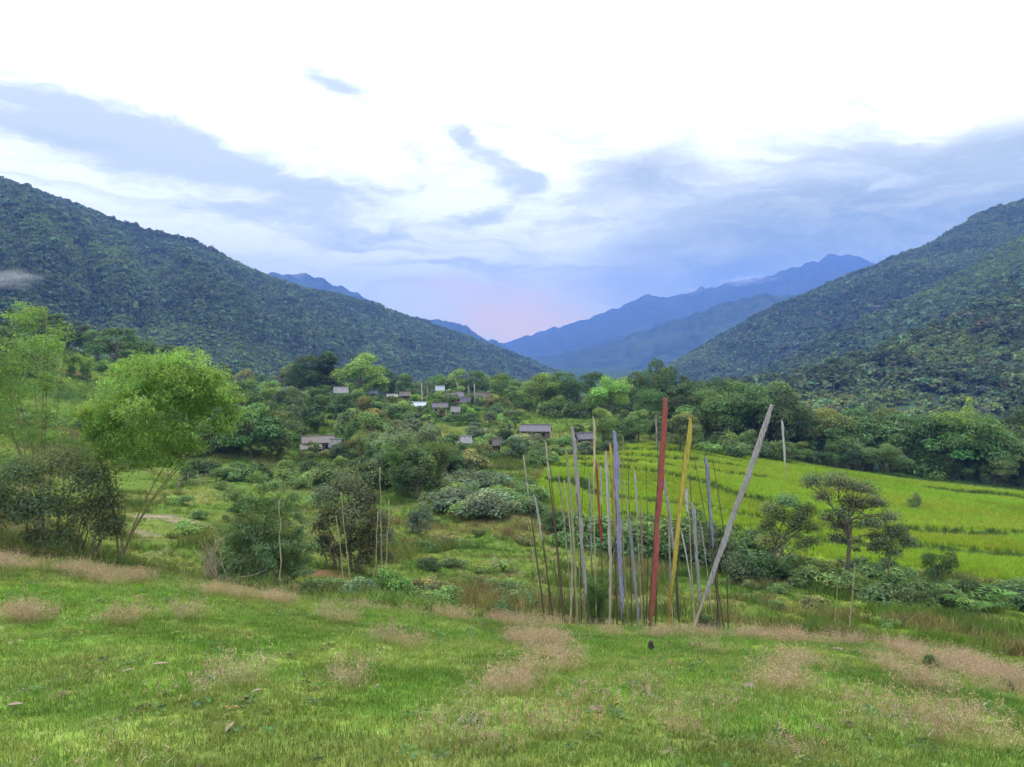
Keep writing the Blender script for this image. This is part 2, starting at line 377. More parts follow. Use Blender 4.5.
# pink seed-grass patches and bare earth (positions on the ground)
RIM = gp([(-60, 560), (80, 576), (150, 586), (220, 593), (300, 604), (380, 612), (450, 619), (540, 626), (620, 634), (700, 637), (780, 642), (840, 645), (900, 655), (1000, 680), (1100, 700)])
PP = [(25,620,38,10),(130,626,22,7),(190,622,20,5),(205,690,34,13),(350,622,20,7),(405,647,25,7),(445,712,25,12),(515,692,35,14),(545,664,28,10),(530,646,30,6),
      (700,722,45,11),(700,652,25,5),(800,670,35,7),(790,690,40,9),(860,728,30,12),(905,712,35,11),(880,668,25,5),(960,668,40,8),(1000,692,45,7),(780,752,60,12),
      (1010,752,34,9),(460,760,50,8),(100,580,34,5),(600,702,24,7),(330,690,14,5),(60,700,14,5),(640,690,14,4),(940,745,40,8),(560,740,20,7),(900,690,30,5)]
PATCH = []
for u, v, ru, rv in PP:
    x, y = hit0(u, v); x1, y1 = hit0(u, v - rv); x2, y2 = hit0(u, v + rv)
    PATCH.append((x, y, 0.62 * ru / F * y, 0.66 * max(0.22, min(1.8, (y1 - y2) / 2))))
def pink_m(x, y):
    m = sstep(-seg_d(x, y, RIM), -1.5, -0.3) * (0.1 + 0.75 * sstep(fbm(x * 0.5, y * 0.5, 77, 3), 0.36, 0.62))
    for px, py, rx, ry in PATCH:
        m = np.maximum(m, np.exp(-(((x - px) / rx) ** 2 + ((y - py) / ry) ** 2)))
    return np.clip(m, 0, 1)
EARTH = [(hit0(u, v), a, b) for u, v, a, b in [(160, 518, 3.2, 1.3), (185, 524, 2.4, 0.8), (118, 528, 2.5, 1.0), (330, 578, 1.6, 2.0), (40, 362, 7, 6), (75, 372, 5, 4), (395, 432, 2.5, 3), (205, 545, 0.5, 6)]]
def earth_m(x, y):
    m = np.zeros(np.shape(x))
    for (ex, ey), a, b in EARTH: m = np.maximum(m, np.exp(-(((x - ex) / a) ** 2 + ((y - ey) / b) ** 2) ** 1.5))
    return m * sstep(fbm(x * 0.5, y * 0.5, 14, 3), 0.25, 0.5)

def cover_col(x, y):
    """albedo of the ground cover at a place"""
    r = np.hypot(x, y); n1 = fbm(x * 0.12, y * 0.12, 21, 4); n2 = fbm(x * 0.7, y * 0.7, 22, 3); n3 = fbm(x * 0.05, y * 0.05, 25, 3)
    L = lambda a, b, t: np.asarray(a)[None] * (1 - t)[:, None] + np.asarray(b)[None] * t[:, None]
    meadow = L((0.122, 0.216, 0.043), (0.182, 0.245, 0.068), sstep(n2, 0.35, 0.65))
    meadow = meadow * (1 - 0.35 * sstep(fbm(x * 0.3, y * 0.3, 23, 3), 0.55, 0.75))[:, None] + 0.35 * sstep(fbm(x * 0.3, y * 0.3, 23, 3), 0.55, 0.75)[:, None] * np.array([0.17, 0.17, 0.07])
    slope = L((0.10, 0.17, 0.035), (0.18, 0.21, 0.06), sstep(n1, 0.35, 0.65))
    slope = slope * (1 - sstep(n2, 0.58, 0.72) * 0.6)[:, None] + (sstep(n2, 0.58, 0.72) * 0.6)[:, None] * np.array([0.20, 0.165, 0.09])
    far = L((0.06, 0.11, 0.03), (0.13, 0.19, 0.04), sstep(n3, 0.4, 0.65))
    c_ = meadow * (1 - sstep(r, 26, 32))[:, None] + slope * sstep(r, 26, 32)[:, None]
    c_ = c_ * (1 - sstep(r, 90, 150))[:, None] + far * sstep(r, 90, 150)[:, None]
    dkm = (sstep(fbm(x * 0.45, y * 0.45, 27, 4), 0.54, 0.68) * (r < 30))[:, None]; c_ = c_ * (1 - 0.22 * dkm)
    right = (sstep(x / np.maximum(y, 1), 0.28, 0.5) * (r > 27) * (r < 60))[:, None]
    c_ = c_ * (1 - 0.7 * right) + 0.7 * right * np.array([0.145, 0.225, 0.035])
    fm = field_m(x, y)[:, None]; c_ = c_ * (1 - fm) + fm * L((0.13, 0.20, 0.045), (0.19, 0.205, 0.07), sstep(n1, 0.4, 0.7))
    return c_ * (1.04 - 0.20 * sstep(r, 26, 34))[:, None] * np.array([0.95, 1.0, 0.95])
def grid_sheet():
    a1 = np.concatenate([np.linspace(-180, -60, 40, endpoint=False), np.linspace(-60, -40, 40, endpoint=False), np.linspace(-40, 40, 560, endpoint=False),
                         np.linspace(40, 60, 40, endpoint=False), np.linspace(60, 180, 40, endpoint=False)])
    a1 = np.radians(a1)
    r1 = np.concatenate([[0.4, 1, 1.8, 2.8], np.exp(np.linspace(math.log(3.8), math.log(190), 480, endpoint=False)), np.exp(np.linspace(math.log(190), math.log(8500), 90))])
    A, Rr = np.meshgrid(a1, r1, indexing='ij'); x = (np.sin(A) * Rr).ravel(); y = (np.cos(A) * Rr).ravel()
    z, rm, tw, fr = H(x, y, True)
    na, nr = len(a1), len(r1)
    i, j = np.meshgrid(np.arange(na), np.arange(nr - 1), indexing='ij'); i2 = (i + 1) % na
    Fq = np.stack([i * nr + j, i2 * nr + j, i2 * nr + j + 1, i * nr + j + 1], -1).reshape(-1, 4)[:, ::-1]
    col = cover_col(x, y)
    rice = np.array([0.15, 0.24, 0.026])[None] * (0.8 + 0.4 * fbm(x * 0.08, y * 0.08, 41, 3))[:, None]
    bund = (sstep(fr, 0.88, 0.93) * tw)[:, None]
    rice = rice * (1 - bund) + bund * np.array([0.06, 0.10, 0.024])
    col = col * (1 - rm)[:, None] + rice * rm[:, None]
    pm = pink_m(x, y)[:, None] * 0.35; col = col * (1 - pm) + pm * np.array([0.22, 0.18, 0.10])
    em = earth_m(x, y)[:, None]
    ecol = np.array([0.23, 0.19, 0.16])[None] * np.ones((len(x), 1)); red = ((x < -30) & (y > 100))[:, None]
    red = red | (np.hypot(x - EARTH[3][0][0], y - EARTH[3][0][1]) < 5)[:, None]; ecol = np.where(red, np.array([0.16, 0.095, 0.06])[None], ecol)
    col = col * (1 - em) + em * ecol
    fl = ((np.hypot(x, y) > 300).astype(float))[:, None]; col = col * (1 - fl) + fl * np.array([0.045, 0.08, 0.03])
    # centre fan
    V = np.stack([x, y, z], 1); c0 = len(V); V = np.vstack([V, [[0, 0, gz(0.0, 0.3)]]]); col = np.vstack([col, col[:1]])
    F3 = np.array([[c0, ((k + 1) % na) * nr, k * nr] for k in range(na)])[:, ::-1]
    return V, [Fq, F3], col
m, t, o_ = new_mat('ground_cover')
p = t.new('ShaderNodeBsdfDiffuse'); t.link(p.outputs[0], o_.inputs[0])
at = t.new('ShaderNodeAttribute', attribute_name='tint'); geo = t.new('ShaderNodeNewGeometry')
g1 = t.noise(geo.outputs['Position'], 5.0, 5, 0.7).outputs['Fac']; g2 = t.noise(geo.outputs['Position'], 0.9, 5, 0.65).outputs['Fac']
c_ = t.mix(1.0, at.outputs['Color'], t.mix(t.sstep(g1, 0.3, 0.7), (0.62, 0.62, 0.6, 1), (1.2, 1.18, 1.1, 1)), 'MULTIPLY')
c_ = t.mix(1.0, c_, t.mix(t.sstep(g2, 0.3, 0.7), (0.75, 0.8, 0.8, 1), (1.18, 1.12, 1.0, 1)), 'MULTIPLY')
t.link(c_, p.inputs[0])
bp = t.new('ShaderNodeBump'); bp.inputs['Strength'].default_value = 0.6; bp.inputs['Distance'].default_value = 0.08; t.link(g1, bp.inputs['Height']); t.link(bp.outputs[0], p.inputs['Normal'])
GROUND = m
V, Fs, colr = grid_sheet()
ground = link('ground', mesh_np('ground', V, Fs, GROUND, {'tint': colr}, smooth=True)); tag(ground, kind='structure')

# ------------------------------------------------------------------ foliage building blocks
def unit(v): return v / (np.linalg.norm(v, axis=-1, keepdims=True) + 1e-9)
def rsph(n): return unit(rng.normal(size=(n, 3)))
def leaf_quads(C, N, A, l, wd, tint):
    """diamond leaves: centre C, normal N, axis hint A"""
    N = unit(N); A = unit(A - (A * N).sum(1, keepdims=True) * N); B = np.cross(N, A)
    l = np.broadcast_to(np.asarray(l, float), (len(C),))[:, None]; wd = np.broadcast_to(np.asarray(wd, float), (len(C),))[:, None]
    V = np.stack([C - A * l * 0.5, C + B * wd * 0.5 + N * l * 0.06, C + A * l * 0.5 - N * l * 0.08, C - B * wd * 0.5 + N * l * 0.06], 1).reshape(-1, 3)
    Fq = np.arange(len(C) * 4).reshape(-1, 4); T = np.repeat(tint, 4, axis=0)
    return V, Fq, T
def mk_tint(n, var=0.28, yel=0.12):
    k = (1 + rng.normal(size=n) * var).clip(0.45, 1.8); yl = rng.normal(size=n) * yel
    return np.stack([k * (1 + yl), k, k * (1 - 0.5 * yl)], 1).clip(0.05, 3)
def lumps_crown(lc, lr, nleaf, ls, asp=0.45, flat=0.8, inner=0.72, droop=0.35, var=0.3):
    lc = np.asarray(lc); lr = np.asarray(lr); pr = lr ** 2 / (lr ** 2).sum()
    k = rng.choice(len(lc), nleaf, p=pr); D = rsph(nleaf); D[:, 2] = np.where(D[:, 2] < -0.35, -D[:, 2], D[:, 2])
    rad = lr[k] * (inner + (1.12 - inner) * rng.random(nleaf)) * np.where(rng.random(nleaf) < 0.14, 1.05 + 0.4 * rng.random(nleaf), 1.0); C = lc[k] + D * rad[:, None] * np.array([1, 1, flat])
    N = D + np.array([0, 0, 0.5]) + rng.normal(size=(nleaf, 3)) * 0.45
    A = rng.normal(size=(nleaf, 3)) + D * 0.6 - np.array([0, 0, droop])
    s = ls * (0.65 + 0.7 * rng.random(nleaf)); lt = mk_tint(len(lc), 0.2, 0.09)
    return leaf_quads(C, N, A, s, s * asp, mk_tint(nleaf, var, 0.1) * lt[k])
def branch_curve(a, b, sag=0.12, n=5):
    t_ = np.linspace(0, 1, n)[:, None]; a = np.asarray(a, float); b = np.asarray(b, float); L = np.linalg.norm(b - a)
    P = a * (1 - t_) + b * t_; P[:, 2] += (np.sin(t_[:, 0] * math.pi) * sag * L); P[1:-1] += rng.normal(size=(n - 2, 3)) * L * 0.03
    return P
def tree_broad(h=1.0, cr=0.42, cb=0.25, nl=16, nleaf=3000, ls=0.07, top=1.0, shape='round', trunk_r=0.025, sep=0.33):
    """unit-height tree -> (trunk mesh, crown mesh)"""
    cen, rad = [], []
    for i in range(nl):
        for _ in range(30):
            z = rng.random() ** 0.8
            if shape == 'round': prof = math.sqrt(max(0.05, 1 - (z * 1.5 - 0.6) ** 2))
            elif shape == 'cone': prof = 1.05 - z * 0.95
            elif shape == 'flat': prof = 0.6 + 0.5 * z if z < 0.8 else 1.0
            elif shape == 'col': prof = 0.9 - 0.4 * z
            a = rng.random() * 2 * math.pi; q = cr * prof * (0.35 + 0.6 * rng.random() ** 0.6)
            p_ = np.array([math.cos(a) * q, math.sin(a) * q, cb + (top - cb - 0.1) * z + 0.03])
            if all(np.linalg.norm(p_ - c2) > sep * cr for c2 in cen): break
        cen.append(p_); rad.append(cr * (0.18 + 0.30 * rng.random() ** 1.3))
    V, Fq, T = lumps_crown(cen, rad, nleaf, ls)
    tb = MB(); lean = rng.normal(size=2) * 0.03
    tp = np.array([[0, 0, -0.05], [lean[0] * .3, lean[1] * .3, cb * 0.6], [lean[0], lean[1], cb + (top - cb) * 0.45], [lean[0] * 1.3, lean[1] * 1.3, top * 0.86]])
    tb.tube(tp, [trunk_r * 1.35, trunk_r, trunk_r * 0.7, trunk_r * 0.2], 7)
    for c2 in cen[:min(nl, 12)]:
        zb = min(c2[2] * 0.8, cb + (c2[2] - cb) * 0.3 + 0.02); f = np.interp(zb, tp[:, 2], tp[:, 0]), np.interp(zb, tp[:, 2], tp[:, 1])
        tb.tube(branch_curve([f[0], f[1], zb], c2, 0.05), np.linspace(trunk_r * 0.5, trunk_r * 0.12, 5), 5)
    return tb.mesh('trunk', BARK, True), mesh_np('crown', V, Fq, LEAF, {'tint': T})
def tree_bamboo(nc=14, spread=0.05, lean=0.25, arch=0.3, nleaf=4000, ls=0.05, t0=0.35, tuft=0.055, culm_r=0.006, asp=0.28, bare=0, seedlean=None):
    tb = MB(); C, A = [], []
    for i in range(nc):
        a = rng.random() * 2 * math.pi; od = np.array([math.cos(a), math.sin(a), 0])
        if seedlean is not None: od = unit(od * 0.8 + np.array([seedlean[0], seedlean[1], 0]))
        h = 0.72 + 0.3 * rng.random(); b = od * spread * rng.random() ** 0.5
        ln = lean * (0.2 + rng.random()); ar = arch * (0.4 + rng.random())
        t_ = np.linspace(0, 1, 12)
        P = b + od * (ln * t_ * 0.6 + ar * t_ ** 3)[:, None] * h + np.array([0, 0, 1.0]) * ((t_ - 0.16 * t_ ** 4 * (1 + ar)) * h)[:, None]
        P[0, 2] = -0.05
        tb.tube(P, np.linspace(culm_r * 1.2, culm_r * 0.3, 12), 5)
        k = nleaf // nc; nn = 13
        tn = t0 + (1 - t0) * np.sort(rng.random(nn)) ** 0.8; tn[-1] = 1
        node = np.stack([np.interp(tn, t_, P[:, q]) for q in range(3)], 1)
        off = rng.normal(size=(nn, 3)) * tuft * 0.9 * np.array([1, 1, 0.5]); off[:, 2] -= tuft * 0.2; node = node + off * (1.25 - 0.6 * tn)[:, None]
        j = rng.integers(0, nn, k)
        C.append(node[j] + rng.normal(size=(k, 3)) * tuft * np.array([0.62, 0.62, 0.42])); A.append(np.tile(od, (k, 1)))
    C = np.vstack(C); A = np.vstack(A); n = len(C); C[:, 2] = np.maximum(C[:, 2], 0.02)
    Ax = A * 0.5 + rng.normal(size=(n, 3)) * 0.6 - np.array([0, 0, 0.55]); N = rng.normal(size=(n, 3)) * 0.55 + np.array([0, 0, 0.9])
    s = ls * (0.6 + 0.8 * rng.random(n)); V, Fq, T = leaf_quads(C, N, Ax, s, s * asp, mk_tint(n, 0.24, 0.1))
    return tb.mesh('culms', CULM, True), mesh_np('foliage', V, Fq, LEAF, {'tint': T})
def shrub_mesh(nl=9, nleaf=1400, ls=0.13, w_=0.55, asp=0.5):
    cen = []; rad = []
    for i in range(nl):
        a = rng.random() * 2 * math.pi; q = w_ * rng.random() ** 0.5; z = 0.12 + 0.62 * rng.random() * (1 - (q / w_) ** 2 * 0.55)
        cen.append([math.cos(a) * q, math.sin(a) * q, z]); rad.append(0.18 + 0.16 * rng.random())
    V, Fq, T = lumps_crown(cen, rad, nleaf, ls, asp); V[:, 2] = np.maximum(V[:, 2], -0.03)
    return mesh_np('shrub', V, Fq, LEAF, {'tint': T})
def frond_mesh(nf=11, L=0.9, leaflets=16, broad=False, wid=0.12, up=0.75):
    Vs, Fs_, Ts, n0 = [], [], [], 0
    for i in range(nf):
        a = i * 2.399 + rng.random() * 0.5; od = np.array([math.cos(a), math.sin(a), 0]); sd_ = np.array([-od[1], od[0], 0]); l = L * (0.7 + 0.4 * rng.random()); e = up * (0.6 + 0.5 * rng.random())
        t_ = np.linspace(0, 1, leaflets); P = od * (l * (0.15 * t_ + 0.75 * t_ ** 1.4))[:, None] + np.array([0, 0, 1.0]) * (l * e * (1.9 * t_ - 1.25 * t_ ** 2.2))[:, None]
        tn = mk_tint(1, 0.2, 0.1)[0]
        if broad:
            wv = wid * np.sin(np.clip(t_ * 0.93 + 0.05, 0, 1) * math.pi) ** 0.6 * (t_ > 0.12)+0.006
            V_ = np.concatenate([P - sd_ * wv[:, None] - [0, 0, 0.02], P + [0, 0, 0.02], P + sd_ * wv[:, None] - [0, 0, 0.02]]); q = leaflets
            f = [[k, k + 1, q + k + 1, q + k] for k in range(q - 1)] + [[q + k, q + k + 1, 2 * q + k + 1, 2 * q + k] for k in range(q - 1)]
            Vs.append(V_); Fs_.append(np.array(f) + n0); Ts.append(np.tile(tn, (len(V_), 1))); n0 += len(V_)
        else:
            k = np.repeat(np.arange(2, leaflets), 2); sg = np.tile([1, -1], leaflets - 2)[:, None]; ll = l * 0.3 * np.sin(np.clip(t_[k], .1, .95) * math.pi)[:, None] ** 0.5
            A_ = sd_ * sg + od * 0.6 - np.array([0, 0, 0.35]) + rng.normal(size=(len(k), 3)) * 0.12; A_ = unit(A_); C_ = P[k] + A_ * ll * 0.5
            V_, f, _ = leaf_quads(C_, np.array([0, 0, 1.0]) + rng.normal(size=(len(k), 3)) * 0.3, A_, ll[:, 0], ll[:, 0] * 0.22, np.ones((len(k), 3)))
            Vs.append(V_); Fs_.append(f + n0); Ts.append(np.tile(tn, (len(V_), 1))); n0 += len(V_)
    return mesh_np('fronds', np.vstack(Vs), np.vstack(Fs_), LEAF, {'tint': np.vstack(Ts)})

def scatter(name, protos, P, S, rot, tint, mat, kind='stuff', label=None, cat=None, tilt=0.0):
    """one real mesh made of many tufts: protos = list of (V, F); instances chosen at random"""
    Vs, Fs_, Ts = {}, {}, {}; n0 = 0; outV, outT, outF = [], [], {}
    which = rng.integers(0, len(protos), len(P))
    for q, (pv, pf, *pt) in enumerate(protos):
        k = np.nonzero(which == q)[0]
        if not len(k): continue
        c_, s_ = np.cos(rot[k]), np.sin(rot[k]); s = S[k]
        if s.ndim == 1: s = np.stack([s, s, s], 1)
        x = pv[None, :, 0] * s[:, 0:1]; y = pv[None, :, 1] * s[:, 1:2]; z = pv[None, :, 2] * s[:, 2:3]
        Vq = np.stack([x * c_[:, None] - y * s_[:, None] + P[k, 0:1], x * s_[:, None] + y * c_[:, None] + P[k, 1:2], z + P[k, 2:3]], -1)
        Tq = np.repeat(tint[k][:, None], len(pv), 1)
        if pt: Tq = Tq * pt[0][None]
        outV.append(Vq.reshape(-1, 3)); outT.append(Tq.reshape(-1, 3))
        f = (pf[None] + (np.arange(len(k)) * len(pv))[:, None, None] + n0).reshape(-1, pf.shape[1]); outF.setdefault(pf.shape[1], []).append(f); n0 += len(k) * len(pv)
    o = link(name, mesh_np(name, np.vstack(outV), [np.vstack(v) for v in outF.values()], mat, {'tint': np.vstack(outT)}))
    tag(o, label, cat, None, kind); return o

# ------------------------------------------------------------------ mountains and their forest
m, t, o_ = new_mat('forest_floor')
p = t.new('ShaderNodeBsdfDiffuse'); t.link(p.outputs[0], o_.inputs[0]); geo = t.new('ShaderNodeNewGeometry')
a = t.noise(geo.outputs['Position'], 0.02, 8, 0.7).outputs['Fac']; b = t.noise(geo.outputs['Position'], 0.004, 4, 0.6).outputs['Fac']
c_ = t.mix(t.sstep(a, 0.35, 0.65), (0.014, 0.026, 0.018, 1), (0.05, 0.08, 0.045, 1)); c_ = t.mix(t.sstep(b, 0.5, 0.7), c_, (0.05, 0.08, 0.04, 1)); t.link(c_, p.inputs[0])
HILLM = m
def mountain(name, ridge, base, ncol=260, nrow=70, spur=0.12, sscale=1.0, seed=0, jag=0.0, label=None):
    ridge = np.array(ridge, float); base = np.array(base, float)
    u = np.linspace(ridge[0, 0], ridge[-1, 0], ncol)
    v = np.interp(u, ridge[:, 0], ridge[:, 1]); ry = np.interp(u, ridge[:, 0], ridge[:, 2])
    k = np.hanning(9); k /= k.sum(); v = np.convolve(np.pad(v, 4, mode='edge'), k, 'valid'); ry = np.convolve(np.pad(ry, 4, mode='edge'), k, 'valid')
    if jag: v = v + (fbm(u * 0.045 * sscale, u * 0, seed + 50, 4) - 0.5) * jag
    by = np.interp(u, base[:, 0], base[:, 1]); bz = np.interp(u, base[:, 0], base[:, 2])
    D = np.array([px_dir(a_, b_) for a_, b_ in zip(u, v)]); RP = D * ry[:, None]; BP = np.stack([D[:, 0] * by, by, bz], 1)
    s = np.concatenate([np.linspace(0, 1, nrow), 1 + np.linspace(0, 1, 14)[1:]])
    S = np.minimum(s, 1)[None, :]; P = BP[:, None] * (1 - S[..., None]) + RP[:, None] * S[..., None]
    hgt = np.maximum(RP[:, 2] - BP[:, 2], 5)[:, None]; U = (u / 60.0)[:, None] * sscale + np.zeros_like(S)
    nz = fbm(U + 0.9 * S + seed, S * 1.3 + seed, seed, 4) - 0.5; rdg = 0.5 - np.abs(fbm(U * 1.3 + 1.2 * S, S * 0.9, seed + 9, 3) - 0.5) * 2
    env = np.sin(np.clip(S, 0, 1) * math.pi) * (1.15 - 0.75 * np.clip(S, 0, 1))
    P[..., 2] += hgt * env * (spur * (nz * 2 + rdg * 1.0))
    ov = np.clip(s - 1, 0, 1)[None, :]; P[..., 1] += ov * hgt * 1.6; P[..., 0] *= 1 + ov * hgt * 1.6 / ry[:, None]; P[..., 2] -= hgt * ov ** 1.3
    V = P.reshape(-1, 3); nr = len(s); i, j = np.meshgrid(np.arange(ncol - 1), np.arange(nr - 1), indexing='ij')
    Fq = np.stack([i * nr + j, (i + 1) * nr + j, (i + 1) * nr + j + 1, i * nr + j + 1], -1).reshape(-1, 4)
    o = link(name, mesh_np(name, V, Fq, HILLM, smooth=True)); tag(o, kind='structure'); return P, nrow
def ico_blob(seed):
    import bmesh
    bm = bmesh.new(); bmesh.ops.create_icosphere(bm, subdivisions=2, radius=1)
    V = np.array([q.co[:] for q in bm.verts]); Fc = np.array([[q.index for q in f.verts] for f in bm.faces]); bm.free()
    g = np.random.default_rng(seed); n = unit(g.normal(size=(9, 3))); d = 0.8 + 0.0 * V[:, 0]
    for q in n: d = d + 0.38 * np.clip((V @ q) - 0.55, 0, 1) ** 1.0
    d = d * (0.9 + 0.22 * g.random(len(V))); V = V * d[:, None]; V[:, 2] *= 0.8
    return V, Fc, np.clip(0.8 + 0.35 * g.random((len(V), 1)), 0, 2) * np.ones((1, 3))
BLOBS = [ico_blob(i) for i in range(7)]
def leafy_proto(n, ls):
    lc = rsph(9) * 0.62; lc[:, 2] = np.abs(lc[:, 2]) * 0.9 - 0.1; V, Fq, T = lumps_crown(lc, 0.36 + 0.16 * rng.random(9), n, ls, 0.75, var=0.16); return V, Fq, T
def forest(name, P, nrow, dens, size, seed, ulim=(-90, 1114), protos=None, smax=1.04, label=None, base_col=None, clear=None):
    protos = protos or MLEAF
    # area-weighted sampling of the front face
    A = P[:-1, :nrow + 1]; B = P[1:, :nrow + 1]
    e1 = B[:, :-1] - A[:, :-1]; e2 = A[:, 1:] - A[:, :-1]; ar = np.linalg.norm(np.cross(e1, e2), axis=-1)
    cen = (A[:, :-1] + B[:, 1:]) / 2; uu = 512 + F * cen[..., 0] / cen[..., 1]; vis = (uu > ulim[0]) & (uu < ulim[1]) & (cen[..., 1] > 0)
    # skip the parts that lie under the sheet of ground
    vis &= cen[..., 2] > H0(cen[..., 0], cen[..., 1]) - 3
    dep = cen[..., 1]; wgt = ar * vis / (size(dep) ** 2) * dens; n = int(wgt.sum()); flat = (wgt / wgt.sum()).ravel()
    k = rng.choice(flat.size, n, p=flat); i, j = np.unravel_index(k, wgt.shape); a_, b_ = rng.random((2, n, 1))
    Q = A[i, j] * (1 - a_) * (1 - b_) + B[i, j] * a_ * (1 - b_) + A[i, j + 1] * (1 - a_) * b_ + B[i, j + 1] * a_ * b_
    s = size(Q[:, 1]) * (0.5 + 0.6 * rng.random(n) ** 2 + 0.6 * (rng.random(n) < 0.05)) * (0.5 + 1.0 * fbm(Q[:, 0] / 60, Q[:, 1] / 60, seed + 4, 3)); n1 = fbm(Q[:, 0] / 160, Q[:, 2] / 70 + Q[:, 1] / 260, seed, 3); n2 = rng.random(n)
    tint = np.array([0.108, 0.158, 0.082])[None] * (0.68 + 0.6 * n2 ** 1.8)[:, None]
    n3 = fbm(Q[:, 0] / 45, Q[:, 2] / 25 + Q[:, 1] / 80, seed + 2, 3); tint = tint * (0.62 + 0.8 * n3)[:, None]; lt = sstep(n1, 0.52, 0.62)[:, None]; tint = tint * (1 - lt) + lt * np.array([0.175, 0.245, 0.09]) * (0.7 + 0.5 * rng.random((n, 1)))
    br = (rng.random(n) < 0.04)[:, None]; tint = np.where(br, np.array([0.15, 0.16, 0.12]), tint)
    s = s * (1 - 0.45 * lt[:, 0])
    Q[:, 2] += s * 0.35
    SS = np.stack([s, s, s * (0.8 + 0.6 * rng.random(n))], 1)
    o = scatter(name, protos, Q, SS, rng.random(n) * 6.28, tint, FOREST, label=label, cat='forest'); return n
PL, nl_ = mountain('mountain_left', [(-420, 70, 1250), (-200, 128, 1280), (0, 181, 1300), (40, 192, 1320), (90, 211, 1350), (140, 231, 1400), (180, 239, 1430), (230, 259, 1480), (270, 276, 1520), (300, 287, 1540), (350, 299, 1580),
    (400, 315, 1650), (440, 328, 1700), (480, 342, 1760), (520, 356, 1820), (560, 374, 1900), (610, 398, 1980)],
    [(-420, 420, -40), (0, 480, -40), (150, 560, -50), (300, 700, -58), (450, 1000, -60), (560, 1500, -60), (610, 1700, -62)], spur=0.24, seed=3)
PR2, nr2 = mountain('mountain_right', [(590, 398, 1720), (650, 375, 1650), (700, 348, 1600), (760, 314, 1560), (820, 288, 1560), (850, 276, 1580), (880, 264, 1600), (930, 243, 1650), (980, 214, 1700), (1024, 199, 1750), (1150, 150, 1800), (1420, 80, 1900)],
    [(590, 1500, -60), (700, 1200, -60), (850, 1000, -60), (1024, 850, -60), (1420, 700, -60)], spur=0.25, seed=11)
PRm, nrm = mountain('middle_spur', [(660, 408, 960), (720, 392, 930), (770, 372, 930), (830, 338, 960), (900, 303, 1000), (960, 272, 1050), (1024, 236, 1100), (1150, 180, 1160), (1420, 100, 1250)],
    [(660, 860, -60), (770, 700, -60), (900, 600, -60), (1024, 520, -60), (1420, 430, -60)], spur=0.24, seed=23)
PR1, nr1 = mountain('near_hill', [(600, 405, 600), (640, 397, 570), (700, 390, 530), (780, 383, 500), (850, 362, 520), (900, 345, 550), (940, 326, 590), (985, 308, 640), (1024, 296, 680), (1150, 255, 760), (1420, 190, 880)],
    [(600, 500, -54), (700, 420, -56), (800, 350, -57), (900, 310, -58), (1024, 290, -58), (1420, 300, -58)], spur=0.13, seed=31)
mountain('far_range', [(380, 352, 7600), (460, 346, 7400), (505, 341, 7200), (540, 334, 7000), (570, 324, 6900), (600, 314, 6800), (630, 301, 6700), (650, 294, 6600), (680, 294, 6500), (720, 287, 6500), (770, 274, 6500), (810, 263, 6500), (830, 256, 6500), (860, 258, 6500), (900, 275, 6500), (960, 290, 6500)],
    [(380, 5200, -60), (960, 4200, -60)], spur=0.10, seed=43, jag=11, sscale=1.9)
mountain('far_spur', [(480, 366, 4600), (540, 358, 4400), (580, 350, 4200), (640, 332, 3900), (700, 309, 3700), (760, 292, 3600), (820, 300, 3600), (900, 310, 3600)],
    [(480, 3600, -60), (900, 2500, -60)], spur=0.12, seed=47, jag=8, sscale=1.4)
mountain('far_peaks', [(150, 300, 4600), (240, 284, 4600), (270, 273, 4600), (285, 271, 4600), (300, 272, 4600), (322, 279, 4600), (350, 291, 4600), (385, 309, 4700), (410, 316, 4800), (430, 319, 4900), (455, 323, 5000), (478, 333, 5100), (500, 345, 5200), (540, 362, 5300)],
    [(150, 3200, -60), (540, 4300, -60)], spur=0.10, seed=53, jag=11, sscale=2.2)
RLEAF = [leafy_proto(170, 0.42) for i in range(5)]
MLEAF = [leafy_proto(56, 0.66) for i in range(7)]
nF = [forest('mountain_forest', PL, nl_, 1.15, lambda y: 3.5 + 1.6 * np.clip((y - 500) / 1000, 0, 1), 5, label='dark green forest covering the long mountain on the left', ulim=(-60, 620)),
      forest('mountain_forest', PR2, nr2, 1.15, lambda y: 4.8 + 0 * y, 6, label='dark bluish forest on the high mountain at the right'),
      forest('mountain_forest', PRm, nrm, 1.2, lambda y: 4.3 + 0 * y, 8, label='forest on the middle spur in front of the high right mountain'),
      forest('mountain_forest', PR1, nr1, 1.45, lambda y: 5.8 + 0 * y, 9, protos=RLEAF, label='clumpy green forest on the nearest hill at the right')]
# forest in the valley floor between the ridge of trees and the mountains
n = 2600; yy = 290 + 420 * rng.random(n) ** 1.2; uu = -80 + 1190 * rng.random(n); x = yy * (uu - 512) / F; k = (H0(x, yy) < -20); x, yy = x[k], yy[k]
P_ = np.stack([x, yy, H0(x, yy) + 2.5], 1); n = len(P_); s = 4.2 * (0.6 + 0.6 * rng.random(n))
scatter('valley_forest', RLEAF, P_, np.stack([s, s, s * 1.25], 1), rng.random(n) * 6, np.array([0.055, 0.09, 0.04]) * (0.6 + 0.8 * rng.random((n, 1))), FOREST, label='dark forest filling the valley floor behind the village', cat='forest')
print('forest counts', nF, n)

